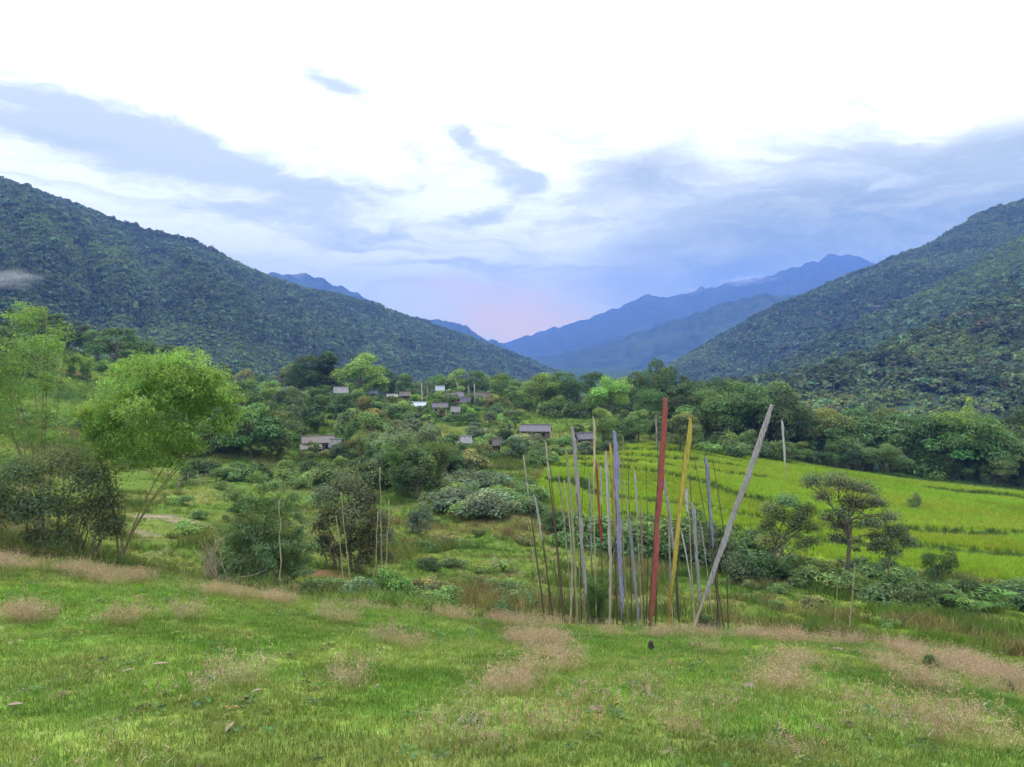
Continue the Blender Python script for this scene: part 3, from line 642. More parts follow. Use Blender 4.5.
# ------------------------------------------------------------------ haze
hb = MB(); hb.box((0, 100, 365), (18400, 18400, 1070))
m, t, o_ = new_mat('haze'); pv = t.new('ShaderNodeVolumePrincipled'); t.link(pv.outputs[0], o_.inputs['Volume'])
pv.inputs['Color'].default_value = (0.17, 0.34, 1.0, 1); pv.inputs['Density'].default_value = 1.75e-4; pv.inputs['Anisotropy'].default_value = 0.0
haze = link('haze', hb.mesh('haze', m)); tag(haze, 'pale blue haze filling the whole valley', 'haze', None, 'stuff')

def mist(label, u, v, yd, ru, rv, dens, seed):
    d = px_dir(u, v) * yd; V_, f_, _ = ico_blob(seed); sx, sz = ru / F * yd, rv / F * yd
    m, t, o_ = new_mat('mist'); p = t.new('ShaderNodeVolumePrincipled'); t.link(p.outputs[0], o_.inputs['Volume']); p.inputs['Color'].default_value = (0.93, 0.95, 1, 1)
    tcn = t.new('ShaderNodeTexCoord'); ln = t.new('ShaderNodeVectorMath', operation='LENGTH'); mp = t.new('ShaderNodeMapping'); mp.inputs['Scale'].default_value = (1 / sx, 1 / sx, 1 / sz); t.link(tcn.outputs['Object'], mp.inputs['Vector']); t.link(mp.outputs[0], ln.inputs[0])
    nz = t.noise(mp.outputs[0], 1.6, 5, 0.6).outputs['Fac']; e = t.m('SUBTRACT', 1.0, ln.outputs['Value']); q = t.m('ADD', e, t.m('MULTIPLY', t.m('SUBTRACT', nz, 0.5), 2.6)); t.link(t.m('MULTIPLY', t.sstep(q, 0.15, 1.0), dens), p.inputs['Density'])
    o = link('mist', mesh_np('mist', V_ * np.array([sx, sx, sz]) * 1.2, f_, m), None, tuple(d)); tag(o, label, 'mist', None, 'stuff')
mist('white wisp of mist hanging on the long mountain at the far left', 6, 278, 640, 42, 13, 0.014, 3)
mist('pale wisp of cloud on the crest of the far blue range', 745, 280, 6200, 30, 7, 0.004, 4)
mist('thin streak of cloud lower on the crest of the far blue range', 692, 290, 6200, 16, 5, 0.004, 5)
mist('small wisp of cloud on the far peak behind the left mountain', 299, 275, 4300, 10, 5, 0.006, 6)

# ------------------------------------------------------------------ grass
def blade_tuft(n, rad, lo, hi, wd, bend=0.5, seed_head=False):
    a = rng.random(n) * 6.28; q = rad * rng.random(n) ** 0.5; b = np.stack([np.cos(a) * q, np.sin(a) * q, np.zeros(n)], 1)
    h = lo + (hi - lo) * rng.random(n); d = unit(np.stack([rng.normal(size=n), rng.normal(size=n), np.zeros(n)], 1)); sd_ = np.stack([-d[:, 1], d[:, 0], np.zeros(n)], 1)
    th = rng.random(n) * 6.28; sd_ = np.stack([np.cos(th), np.sin(th), np.zeros(n)], 1)
    k = bend * (0.3 + rng.random(n)); mid = b + d * (h * k * 0.35)[:, None] + np.array([0, 0, 1.0]) * (h * 0.6)[:, None]; tip = b + d * (h * k)[:, None] + np.array([0, 0, 1.0]) * h[:, None]
    w2 = sd_ * wd / 2; b[:, 2] -= 0.03
    V = np.stack([b - w2, b + w2, mid + w2 * 0.8, tip, mid - w2 * 0.8], 1).reshape(-1, 3); i = np.arange(n)[:, None] * 5
    Fq = np.concatenate([i + np.array([[0, 1, 2, 4]])]); F3 = i + np.array([[4, 2, 3, 3]])
    T = np.repeat(0.75 + 0.5 * rng.random((n, 1)), 5, 0) * np.ones((1, 3))
    # all faces as quads: split the tip as a kite
    V2 = V.reshape(n, 5, 3); Fk = np.stack([i[:, 0], i[:, 0] + 1, i[:, 0] + 2, i[:, 0] + 4], 1); Ft = np.stack([i[:, 0] + 4, i[:, 0] + 2, i[:, 0] + 3], 1)
    tris = np.concatenate([Fk[:, [0, 1, 2]], Fk[:, [0, 2, 3]], Ft]); return V, tris, T
def pos_on(x, y): return np.stack([x, y, H(x, y)], 1)
def frustum(n, y0, y1, u0=-60, u1=1084, pw=1.0):
    y = np.sqrt(y0 ** 2 + (y1 ** 2 - y0 ** 2) * rng.random(n) ** pw); u = u0 + (u1 - u0) * rng.random(n); return (u - 512) / F * y, y
def rim_y(x, y): # distance beyond the rim line, negative on the meadow
    return seg_side(x, y)
def jit(c_, n, v=0.2): return c_ * (1 + v * rng.normal(size=(n, 1))).clip(0.5, 1.7) * (1 + 0.08 * rng.normal(size=(n, 3)))
short = [blade_tuft(10, 0.10, 0.018, 0.062, 0.007, 0.9) for _ in range(6)]
x, y = frustum(102000, 4.5, 31, -330, 1420, pw=1.3); n = len(x)
scatter('meadow_grass', short, pos_on(x, y), (0.75 + 0.55 * rng.random(n)) * (1 + 0.02 * y), rng.random(n) * 6.28, jit(cover_col(x, y), n, 0.2) * np.array([1.08, 1.08, 1.0]) * np.where(rng.random((n, 1)) < 0.16, np.array([[1.5, 1.15, 1.3]]), 1.0), GRASS, label='short bright green grass of the sloping meadow', cat='grass')
# pink seed grass: thin stalks with airy heads
def seed_tuft(n, rad, lo, hi):
    a = rng.random(n) * 6.28; q = rad * rng.random(n) ** 0.5; b = np.stack([np.cos(a) * q, np.sin(a) * q, np.full(n, -0.02)], 1); h = lo + (hi - lo) * rng.random(n)
    d = np.stack([np.cos(a), np.sin(a), np.zeros(n)], 1) * 0.35 + rng.normal(size=(n, 3)) * 0.18; tip = b + d * h[:, None]; tip[:, 2] = h; th = rng.random(n) * 6.28; sd_ = np.stack([np.cos(th), np.sin(th), np.zeros(n)], 1)
    V = np.stack([b - sd_ * 0.002, b + sd_ * 0.002, tip], 1).reshape(-1, 3); T = np.tile(np.array([[0.75, 0.85, 0.55]]), (n * 3, 1)); Fc = np.arange(n * 3).reshape(-1, 3)
    m_ = n * 4; k = rng.integers(0, n, m_); f = 0.62 + 0.4 * rng.random(m_); C = b[k] + (tip[k] - b[k]) * f[:, None] + rng.normal(size=(m_, 3)) * 0.022; A = rng.normal(size=(m_, 3)) + [0, 0, 1.0]; A = unit(A) * (0.035 + 0.03 * rng.random((m_, 1))); sd2 = rsph(m_) * 0.005
    V2 = np.stack([C - sd2, C + sd2, C + A], 1).reshape(-1, 3); T2 = np.repeat(np.array([[1.15, 1.0, 0.98]]) * (0.8 + 0.45 * rng.random((m_, 1))), 3, 0)
    return np.vstack([V, V2]), np.vstack([Fc, np.arange(m_ * 3).reshape(-1, 3) + n * 3]), np.vstack([T, T2])
pinkp = [seed_tuft(16, 0.14, 0.2, 0.42) for _ in range(5)]
x, y = frustum(92000, 5, 31, -330, 1420, pw=1.1); wx = (fbm(x * 0.8, y * 0.8, 81, 3) - 0.5) * 1.6; wy = (fbm(x * 0.8, y * 0.8, 82, 3) - 0.5) * 1.6; pmv = pink_m(x + wx, y + wy) * (0.2 + 1.5 * sstep(fbm(x * 1.9, y * 1.9, 88, 2), 0.32, 0.62)) + 0.16 * (rng.random(len(x)) < 0.12); k = rng.random(len(x)) < np.clip(pmv * 1.4 - 0.2, 0, 1) * 0.62; x, y = x[k], y[k]; n = len(x); print('pink', n)
scatter('seed_grass', pinkp, pos_on(x, y), (0.55 + 0.5 * rng.random(n)) * (0.6 + 0.6 * sstep(fbm(x * 1.9, y * 1.9, 88, 2), 0.32, 0.68)), rng.random(n) * 6.28, jit(np.tile([[0.36, 0.295, 0.23]], (n, 1)), n, 0.15), GRASS, label='pinkish dry seed grass in drifts over the meadow and along its rim', cat='grass')
ros = []
for i in range(5):
    nq = 7; a_ = np.arange(nq) * 0.9 + rng.random(nq); dd = np.stack([np.cos(a_), np.sin(a_), 0.5 + 0.5 * rng.random(nq)], 1); V_, f_, T_ = leaf_quads(dd * 0.05, np.array([0, 0, 1.0]) + rng.normal(size=(nq, 3)) * 0.3, dd, 0.08, 0.042, mk_tint(nq, 0.2, 0.1)); ros.append((V_, f_, T_))
x, y = frustum(3800, 5, 28, -330, 1420, pw=1.1); k = fbm(x * 0.6, y * 0.6, 91, 3) > 0.47; x, y = x[k], y[k]; n = len(x)
wc = np.array([[0.10, 0.17, 0.05], [0.16, 0.20, 0.05], [0.075, 0.13, 0.045], [0.20, 0.17, 0.08]])[rng.choice(4, n, p=[0.45, 0.25, 0.2, 0.1])]
scatter('meadow_weeds', ros, pos_on(x, y) + [0, 0, 0.015], 0.5 + 1.0 * rng.random(n) ** 2, rng.random(n) * 6.28, jit(wc, n, 0.2), GRASS, label='small broad leaved weeds among the meadow grass', cat='weeds')
# rough grass and weeds on the slope beyond the rim
rough = [blade_tuft(10, 0.28, 0.2, 0.55, 0.03, 0.6) for _ in range(6)]
x, y = frustum(62000, 27, 125, -200, 1340, pw=1.35); k = (rice_d(x, y) < 0.3) & (earth_m(x, y) < 0.35) & (rim := (seg_d(x, y, RIM) > 1.2)); x, y = x[k], y[k]; n = len(x)
wv = sstep(fbm(x * 0.25, y * 0.25, 61, 3), 0.42, 0.66); fm = field_m(x, y); s = (0.45 + 0.75 * wv) * (1 - 0.55 * fm) * (0.8 + 0.4 * rng.random(n)) * (1 + 0.004 * y)
cc = cover_col(x, y); dk = sstep(fbm(x * 0.3, y * 0.3, 63, 3), 0.5, 0.68)[:, None] * (1 - fm)[:, None]; cc = cc * (1 - 0.55 * dk) + 0.55 * dk * np.array([0.06, 0.10, 0.03])
ol = sstep(fbm(x * 0.2, y * 0.35, 67, 3), 0.55, 0.68)[:, None] * 0.75; cc = cc * (1 - ol) + ol * np.array([0.22, 0.175, 0.09])
scatter('rough_grass', rough, pos_on(x, y), s, rng.random(n) * 6.28, jit(cc, n, 0.2), GRASS, label='rough green and straw coloured grass on the slope below the meadow', cat='grass')
x, y = frustum(22000, 110, 300, pw=1.2); k = (rice_d(x, y) < 0) & (H0(x, y) > -24); x, y = x[k], y[k]; n = len(x)
scatter('hill_grass', rough, pos_on(x, y), 1.1 + 1.0 * rng.random(n), rng.random(n) * 6.28, jit(cover_col(x, y), n, 0.2), GRASS, label='green grass on the hillside around the village', cat='grass')
# rice
ricep = [blade_tuft(12, 0.26, 0.35, 0.62, 0.035, 0.55) for _ in range(5)]
x, y = frustum(60000, 50, 150, 520, 1190); k = rice_d(x, y) > 0.2; x, y = x[k], y[k]
z, rm, tw, fr = H(x, y, True); bund = (fr > 0.905) & (tw > 0.3); n = len(x)
nz = fbm(x * 0.07, y * 0.07, 71, 3); tint = np.array([0.225, 0.345, 0.026])[None] * (0.82 + 0.36 * nz)[:, None]; yl = sstep(nz, 0.52, 0.7)[:, None]; plot = hash2(np.floor(terr_t(x, y)).astype(int), np.floor((x + 0.3 * y + 9 * fbm(x * 0.05, y * 0.05, 75, 2)) / 16).astype(int), 5); tint = tint * (0.88 + 0.24 * plot)[:, None] * np.stack([1.12 - 0.24 * plot, np.ones(n), np.ones(n)], 1); tint = tint * (1 - 0.5 * yl) + 0.5 * yl * np.array([0.29, 0.33, 0.045])
tint = np.where(bund[:, None], np.array([0.06, 0.105, 0.026]), tint); print('rice', n)
scatter('rice_crop', ricep, np.stack([x, y, z], 1), np.where(bund, 1.0, 0.75 + 0.3 * rng.random(n)), rng.random(n) * 6.28, jit(tint, n, 0.1), GRASS, label='vivid yellow-green rice standing in the terraced paddies', cat='rice')

# ------------------------------------------------------------------ houses
def house(label, u, vb, yd, wpx, vroof, rz, roof_m, wall_m, stilts=0.6, depth=None, open_front=False, roof_h=0.3, eave=0.35, two_roofs=False, door=True, windows=2):
    d = px_dir(u, vb); x = d[0] * yd; z0 = gz(x, yd); zb = min(z0 + 0.2, d[2] * yd + 0.0) if False else z0
    W = 0.74 * wpx / F * yd; D = depth or W * 0.65; ztop = px_dir(u, vroof)[2] * yd; Ht = max(2.4, ztop - z0)
    root = empty('wooden_house', (x, yd, z0), rz); tag(root, label, 'house', 'houses of the hill village')
    wallz = Ht * (1 - roof_h); f0 = min(stilts, Ht * 0.25); th = 0.12
    mb = MB(); bw, bd = W - 2 * eave, D - 2 * eave; hh = wallz - f0
    if not open_front: mb.box((0, -bd / 2 + th / 2, f0 + hh / 2), (bw, th, hh))
    mb.box((0, bd / 2 - th / 2, f0 + hh / 2), (bw, th, hh)); mb.box((-bw / 2 + th / 2, 0, f0 + hh / 2), (th, bd - 2 * th, hh)); mb.box((bw / 2 - th / 2, 0, f0 + hh / 2), (th, bd - 2 * th, hh))
    # gables
    rise = Ht - wallz - 0.08
    for sx in (-1, 1):
        xx = sx * (bw / 2 - th / 2); h2 = th / 2
        mb.add([[xx - h2, -bd / 2, wallz], [xx - h2, bd / 2, wallz], [xx - h2, 0, wallz + rise * bd / D], [xx + h2, -bd / 2, wallz], [xx + h2, bd / 2, wallz], [xx + h2, 0, wallz + rise * bd / D]], [(0, 2, 1), (3, 4, 5)], [(0, 3, 5, 2), (1, 2, 5, 4)])
    link('wall', mb.mesh('wall', wall_m), root)
    fl = MB(); fl.box((0, 0, f0 - 0.06), (bw + 0.3, bd + 0.5, 0.12)); link('floor', fl.mesh('floor', PLANK), root)
    for sx in (-1, 0, 1):
        for sy in (-1, 1):
            pm = MB(); top = f0 - 0.12 if not (open_front and sy < 0) else wallz; pm.box((sx * (bw / 2 - 0.1), sy * (bd / 2 + 0.08), top / 2 - 0.6), (0.16, 0.16, top + 1.2)); link('post', pm.mesh('post', DRYWOOD), root)
    rf = MB(); tk = 0.1
    for sy in (-1, 1):
        a = np.array([[-W / 2, sy * D / 2, wallz - 0.12], [W / 2, sy * D / 2, wallz - 0.12], [W / 2, 0, wallz - 0.12 + rise + 0.15], [-W / 2, 0, wallz - 0.12 + rise + 0.15]]); up = np.array([0, 0, tk])
        rf.add(np.vstack([a, a + up]), f4=[(0, 1, 2, 3), (7, 6, 5, 4), (0, 4, 5, 1), (1, 5, 6, 2), (3, 7, 4, 0)] if True else [])
        nb = max(4, int(W / 0.9))
        for q in range(nb):
            xx = -W / 2 + W * (q + 0.5) / nb; ang = math.atan2(rise + 0.15, D / 2); L = math.hypot(D / 2, rise + 0.15)
            ca, sa = math.cos(-sy * ang), math.sin(-sy * ang)
            rf.box((xx, sy * D / 4, wallz - 0.12 + (rise + 0.15) / 2 + tk + 0.015), (0.07, L * 0.98, 0.05), tilt=[[1, 0, 0], [0, ca, -sa], [0, sa, ca]])
    ro = link('roof', rf.mesh('roof', roof_m), root); rg = MB(); rg.box((0, 0, wallz + rise + 0.15), (W + 0.1, 0.26, 0.1)); link('ridge_cap', rg.mesh('ridge_cap', roof_m), ro)
    if two_roofs:
        pr = MB(); a = np.array([[-W * 0.55, -D / 2 - 1.6, wallz - 0.9], [W * 0.1, -D / 2 - 1.6, wallz - 0.9], [W * 0.1, -D / 2 + 0.2, wallz - 0.25], [-W * 0.55, -D / 2 + 0.2, wallz - 0.25]])
        pr.add(np.vstack([a, a + [0, 0, 0.09]]), f4=[(0, 1, 2, 3), (7, 6, 5, 4), (0, 4, 5, 1), (1, 5, 6, 2), (3, 7, 4, 0), (2, 6, 7, 3)]); link('porch_roof', pr.mesh('porch_roof', roof_m), root)
        for xx in (-W * 0.53, -W * 0.2, W * 0.08):
            pm = MB(); pm.box((xx, -D / 2 - 1.5, (wallz - 0.9) / 2 - 0.5), (0.14, 0.14, wallz - 0.9 + 1.0)); link('post', pm.mesh('post', DRYWOOD), root)
    if not open_front:
        yf = -bd / 2 - 0.03
        if door:
            dm = MB(); dm.box((bw * 0.05, yf, f0 + min(1.8, hh * .85) / 2), (0.85, 0.06, min(1.8, hh * .85))); link('door', dm.mesh('door', DARK), root)
        for q in range(windows):
            xx = bw * (-0.3 + 0.6 * q / max(1, windows - 1)) + (0.0 if windows > 1 else -bw * .2); wm = MB(); wm.box((xx, yf, f0 + hh * 0.58), (0.7, 0.05, 0.7)); wo = link('window', wm.mesh('window', DARK), root)
            fm_ = MB()
            for s_ in (-1, 1): fm_.box((xx + s_ * 0.39, yf - 0.02, f0 + hh * 0.58), (0.08, 0.07, 0.86)); fm_.box((xx, yf - 0.02, f0 + hh * 0.58 + s_ * 0.39), (0.70, 0.068, 0.08))
            link('frame', fm_.mesh('frame', DRYWOOD), wo)
    return (u - wpx / 2 - 2, vroof - 2, u + wpx / 2 + 2, vb, yd)
HR = []
HR.append(house('plank house with a grey tin gable roof high among the trees left of the village', 341, 404, 205, 20, 387, 0.25, TIN, PLANK, 0.9))
HR.append(house('long low house with old brown thatch roof among bushes below the left trees', 318, 451, 126, 44, 436, 0.3, THATCH, PLANK, 0.4, two_roofs=True))
HR.append(house('village house with a bright pale blue tin roof on open posts', 416, 416, 190, 30, 402, -0.15, WTIN, MATW, 0.5, open_front=True, roof_h=0.42))
HR.append(house('woven bamboo walled hut at the right end of the pale blue tin roof', 440, 417, 188, 22, 403, 0.1, SLATE, MATW, 0.3, roof_h=0.3))
HR.append(house('dark roofed longhouse at the heart of the village above the bamboo hut', 450, 407, 214, 36, 392, 0.28, SLATE, PLANK, 0.7, roof_h=0.4))
HR.append(house('little house with a white tin roof behind the dark village longhouse', 440, 398, 236, 13, 386, 0.1, WTIN, PLANK, 0.5))
HR.append(house('low brown roofed house at the right edge of the village by the flag poles', 484, 404, 224, 22, 393, -0.2, THATCH, PLANK, 0.4, roof_h=0.45))
HR.append(house('tiny hut with a white tin roof right of the grey tin gabled house', 374, 400, 225, 11, 390, 0.0, WTIN, PLANK, 0.3))
HR.append(house('grey roofed hut half hidden left of the pale blue tin roof', 392, 408, 222, 16, 394, 0.3, TIN, PLANK, 0.4))
HR.append(house('long plank house with a dark grey roof standing above the rice terraces', 536, 441, 138, 42, 425, -0.12, SLATE, PLANK, 0.7, windows=3))
HR.append(house('small dark roofed plank house left of the rice terraces behind the flag poles', 585, 450, 126, 28, 433, 0.35, SLATE, PLANK, 0.5, windows=1))
HR.append(house('low grey roofed house half buried in bushes under the yellow grass slope', 463, 456, 128, 24, 442, 0.2, TIN, PLANK, 0.3, roof_h=0.45))
HR.append(house('small brown roofed shed among bushes right of the half buried house', 497, 460, 124, 13, 449, -0.3, THATCH, PLANK, 0.3, roof_h=0.45))
HR.append(house('low dark hut squeezed between the village longhouse and its flag poles', 466, 405, 208, 16, 397, -0.35, SLATE, PLANK, 0.4, roof_h=0.5))
HR.append(house('brown roofed hut left behind the pale blue tin roof', 405, 400, 228, 16, 392, 0.15, THATCH, PLANK, 0.4, roof_h=0.5))
HR.append(house('small plank shed with grey roof beside the woven bamboo hut', 456, 416, 184, 14, 407, -0.2, TIN, PLANK, 0.3, roof_h=0.5))
HR.append(house('second low grey roof adjoining the old thatched house at its right', 336, 451, 124, 18, 440, -0.25, TIN, PLANK, 0.3, roof_h=0.5))
HR.append(house('white roofed house showing through trees beyond the field right of the village', 574, 405, 205, 19, 391, 0.1, WTIN, PLANK, 0.4))

# ------------------------------------------------------------------ trees, shrubs and other plants
TINT = {'dark green': (0.078, 0.130, 0.048), 'deep green': (0.112, 0.188, 0.06), 'mid green': (0.165, 0.25, 0.075), 'bright green': (0.215, 0.33, 0.075), 'olive green': (0.20, 0.215, 0.075), 'grey green': (0.165, 0.225, 0.125), 'yellow green': (0.25, 0.30, 0.06)}
PROTO = {}
PROTO['bushy'] = [tree_broad(cr=0.42, cb=0.14, nl=19, nleaf=5200, ls=0.052) for _ in range(4)]
PROTO['conical'] = [tree_broad(cr=0.26, cb=0.12, nl=20, nleaf=4200, ls=0.05, shape='cone') for _ in range(2)]
PROTO['slender'] = [tree_broad(cr=0.2, cb=0.18, nl=16, nleaf=3600, ls=0.045, shape='col') for _ in range(3)]
PROTO['spreading'] = [tree_broad(cr=0.5, cb=0.36, nl=15, nleaf=4600, ls=0.046, shape='flat', trunk_r=0.022) for _ in range(3)]
def tree_plume(nl=7, nleaf=6000, ls=0.05):
    """bamboo clump seen as a few nodding domes of fine foliage on arching culms"""
    tb = MB(); cen, rad = [], []
    for i in range(nl):
        a_ = i * 2.4 + rng.random(); q = (0.0 if i == 0 else 0.16 + 0.22 * rng.random()); zt = (0.86 if i == 0 else 0.5 + 0.3 * rng.random()); c2 = np.array([math.cos(a_) * q, math.sin(a_) * q, zt]); r2 = 0.15 + 0.09 * rng.random()
        cen.append(c2); rad.append(r2); cen.append(c2 * np.array([1.15, 1.15, 1]) - [0, 0, r2 * 1.1]); rad.append(r2 * 0.75)
        for _ in range(3):
            b_ = rng.normal(size=3) * 0.04; b_[2] = -0.05; t_ = np.linspace(0, 1, 8)[:, None]; e = c2 + rng.normal(size=3) * 0.06; P = b_ * (1 - t_) + e * t_; P[:, :2] -= (t_ * (1 - t_)) * (e[:2] - b_[:2]) * 0.8; tb.tube(P, np.linspace(0.007, 0.003, 8), 5)
    V, Fq, T = lumps_crown(cen, rad, nleaf, ls, 0.34, 0.85, 0.55, 0.9)
    return tb.mesh('culms', CULM, True), mesh_np('foliage', V, Fq, LEAF, {'tint': T})
PROTO['bamboo'] = [tree_plume(6 + i % 3, 6500, 0.048) for i in range(5)]
PROTO['feathery'] = [tree_bamboo(12, 0.08, 0.26, 0.16, 6500, 0.045, 0.15, 0.06, 0.005, 0.3) for _ in range(3)]
SHRUB = [shrub_mesh(13, 2400, 0.095) for _ in range(6)]
FERN = [frond_mesh(15, 0.95, 17) for _ in range(3)]
BAN = [frond_mesh(8, 1.0, 9, True, 0.12, 0.95) for _ in range(3)]
PALMF = [frond_mesh(16, 0.5, 14, False, 0.1, 0.35) for _ in range(2)]
ORD = 'first second third fourth fifth sixth seventh eighth ninth tenth eleventh twelfth thirteenth fourteenth fifteenth sixteenth seventeenth eighteenth nineteenth twentieth'.split()
def ordw(i): return ORD[i] if i < 20 else ('twenty-' + ORD[i - 20] if i < 29 else 'thirtieth' if i == 29 else 'thirty-' + ORD[i - 30])
NAMES = {'bushy': 'bushy_tree', 'conical': 'conical_tree', 'slender': 'slender_tree', 'spreading': 'spreading_tree', 'bamboo': 'bamboo_clump', 'feathery': 'bamboo_clump'}
CATS = {'bamboo': 'bamboo', 'feathery': 'bamboo'}
LOOK = {'bushy': 'bushy {} tree', 'conical': 'dense pointed {} tree', 'slender': 'slender {} tree', 'spreading': 'spreading {} tree', 'bamboo': 'arching {} bamboo clump', 'feathery': 'feathery {} bamboo clump', 'shrub': '{} shrub', 'fern': 'arching {} fern', 'banana': 'broad leaved {} banana plant'}
TREES = []
def colr3(name): return tuple(np.array(TINT[name]) * (1 + 0.2 * np.clip(rng.normal(), -1.7, 1.0)) * (1 + 0.05 * rng.normal(size=3))) + (1.0,)
def plant(kind, u, vtop, yd, colour, wide=1.0, hmin=0.4, label=None, group=None, hm=None, sink=0.0, v0=0):
    """plant standing at depth yd whose top reaches image row vtop (or hm metres tall)"""
    x = (u - 512) / F * yd / px_dir(u, 400)[1]; z0 = gz(x, yd); h = hm if hm else max(hmin, px_dir(u, vtop)[2] * yd - z0)
    col4 = colr3(colour); rz = rng.random() * 6.28; lean = rng.normal(size=2) * 0.03
    if kind in ('shrub', 'fern', 'banana'):
        data = random.choice({'shrub': SHRUB, 'fern': FERN, 'banana': BAN}[kind]); o = link({'shrub': 'shrub', 'fern': 'fern_plant', 'banana': 'banana_plant'}[kind], data, None, (x, yd, z0 - sink)); o.color = col4
        o.scale = (h * wide, h * wide, h); o.rotation_euler = (0, 0, rz); cat = {'shrub': 'shrub', 'fern': 'fern', 'banana': 'banana plant'}[kind]
    else:
        tr, cr = random.choice(PROTO[kind]); o = empty(NAMES[kind], (x, yd, z0 - sink), rz); o.rotation_euler = (lean[0], lean[1], rz)
        o.scale = (h * wide, h * wide, h); bam = kind in CATS
        a = link('culms' if bam else 'trunk', tr, o); b_ = link('foliage' if bam else 'crown', cr, o); b_.color = col4; cat = CATS.get(kind, 'tree')
    tag(o, label, cat, group); TREES.append((o, kind, colour, x / yd, yd, h)); return o
def rect_of(u, yd, h, wide): 
    x = (u - 512) / F * yd; z0 = float(H0(x, yd)); vb = 355 - z0 / yd * F; return u - h * wide * 0.42 / yd * F, vb - h / yd * F, u + h * wide * 0.42 / yd * F, vb
def hides_house(u, yd, h, wide, frac=0.25):
    a0, b0, a1, b1 = rect_of(u, yd, h, wide)
    for (u0, v0, u1, v1, hy) in HR:
        if yd < hy + 2:
            ox = min(a1, u1) - max(a0, u0); oy = min(b1, v1 - 3) - max(b0, v0)
            if ox > 0 and oy > 0 and ox * oy > 0.38 * (u1 - u0) * (v1 - v0): return True
        if abs(yd - hy) < 4 and u0 - 3 < u < u1 + 3: return True
    return False
def zone(phrase, group, items):
    """items: list of (kind, u, y, h, colour, wide); labels by look + order along the zone"""
    items = [i for i in items if not hides_house(i[1], i[2], i[3], i[5])]
    items.sort(key=lambda q: q[1]); cnt = {}; tot = {}
    for q in items: tot[(q[0], q[4])] = tot.get((q[0], q[4]), 0) + 1
    for kind, u, yd, h, colour, wide in items:
        k = (kind, colour); i = cnt.get(k, 0); cnt[k] = i + 1
        look = LOOK[kind].format(colour)
        lab = f'the only {look} {phrase}' if tot[k] == 1 else f'{look} {phrase}, {ordw(i)} from the left'
        plant(kind, u, None, yd, colour, wide, label=lab, group=group, hm=h, sink=0.05)
def rnd(a, b): return a + (b - a) * rng.random()
def pick(d):
    ks = list(d); p_ = np.array([d[k] for k in ks], float); return ks[rng.choice(len(ks), p=p_ / p_.sum())]
def poly_items(poly, n, kinds, hr, cols_, wide=(0.9, 1.25), minsep=7):
    out_, P2 = [], []; us = [q[0] for q in poly]; vs = [q[1] for q in poly]; tries = 0
    while len(out_) < n and tries < 4000:
        tries += 1; u, v = rnd(min(us), max(us)), rnd(min(vs), max(vs))
        if not inpoly(np.array([u]), np.array([v]), poly)[0]: continue
        if any(abs(u - a_) < minsep and abs(v - b_) < minsep * 0.6 for a_, b_ in P2): continue
        P2.append((u, v)); g = hit0(u, v); out_.append((pick(kinds), u, float(g[1]), rnd(*hr), pick(cols_), rnd(*wide)))
    return out_
def row_items(u0, u1, n, y0, y1, v0, v1, kinds, cols_, wide=(0.9, 1.2)):
    out_ = []
    for i in range(n):
        u = u0 + (u1 - u0) * (i + 0.5 + rnd(-0.35, 0.35)) / n; yd = rnd(y0, y1); x = (u - 512) / F * yd; vt = v0 + (v1 - v0) * (u - u0) / (u1 - u0) + rnd(-7, 7)
        h = max(2.0, (355 - vt) / F * yd - float(H0(x, yd))); out_.append((pick(kinds), u, yd, h, pick(cols_), rnd(*wide)))
    return out_
GC = {'mid green': 4, 'deep green': 3, 'dark green': 2, 'grey green': 2, 'olive green': 1}
BK = {'bushy': 5, 'slender': 2, 'spreading': 1, 'feathery': 2, 'bamboo': 1}
zone('on the far left hilltop', 'trees on the left hilltop', row_items(-30, 185, 14, 215, 275, 296, 345, {'bushy': 4, 'feathery': 2, 'slender': 1}, {'deep green': 3, 'dark green': 3, 'mid green': 3}))
zone('halfway up the far left slope', 'trees on the left slope', row_items(-30, 185, 12, 165, 200, 322, 368, {'bushy': 4, 'feathery': 2}, {'deep green': 2, 'mid green': 3, 'bright green': 2, 'dark green': 1}))
zone('at the foot of the left slope', 'trees at the foot of the left slope', row_items(-20, 190, 8, 118, 140, 402, 425, {'bushy': 3, 'shrub': 2, 'feathery': 2}, {'mid green': 3, 'bright green': 2, 'deep green': 1}))
zone('on the left village crest', 'trees on the crest behind the village', row_items(190, 400, 20, 245, 290, 372, 372, BK, GC))
zone('on the crest behind the village', 'trees on the crest behind the village', row_items(400, 560, 15, 245, 285, 374, 382, BK, GC))
zone('beyond the field beside the village', 'trees beyond the upper field', row_items(480, 650, 16, 195, 225, 380, 386, {'bushy': 4, 'feathery': 2, 'bamboo': 2}, {'mid green': 4, 'deep green': 2, 'bright green': 1}))
zone('left of the thatched house', 'trees in the wood left of the village', poly_items([(190, 420), (250, 402), (300, 405), (300, 440), (285, 452), (240, 458), (195, 455)], 30, {'bushy': 5, 'slender': 1, 'feathery': 2, 'shrub': 2}, (4.5, 8), GC))
zone('between the thatched house and village', 'trees in the wood left of the village', poly_items([(300, 405), (400, 408), (440, 425), (432, 448), (380, 462), (345, 462), (340, 440), (300, 430)], 46, {'bushy': 5, 'slender': 2, 'feathery': 2, 'shrub': 2}, (4, 7.5), GC))
zone('around the village houses', 'trees around the village houses', poly_items([(385, 395), (500, 397), (505, 412), (480, 414), (395, 422)], 36, {'bushy': 5, 'feathery': 2, 'shrub': 3}, (3, 6), {'mid green': 3, 'bright green': 2, 'deep green': 2, 'olive green': 1}, minsep=6))
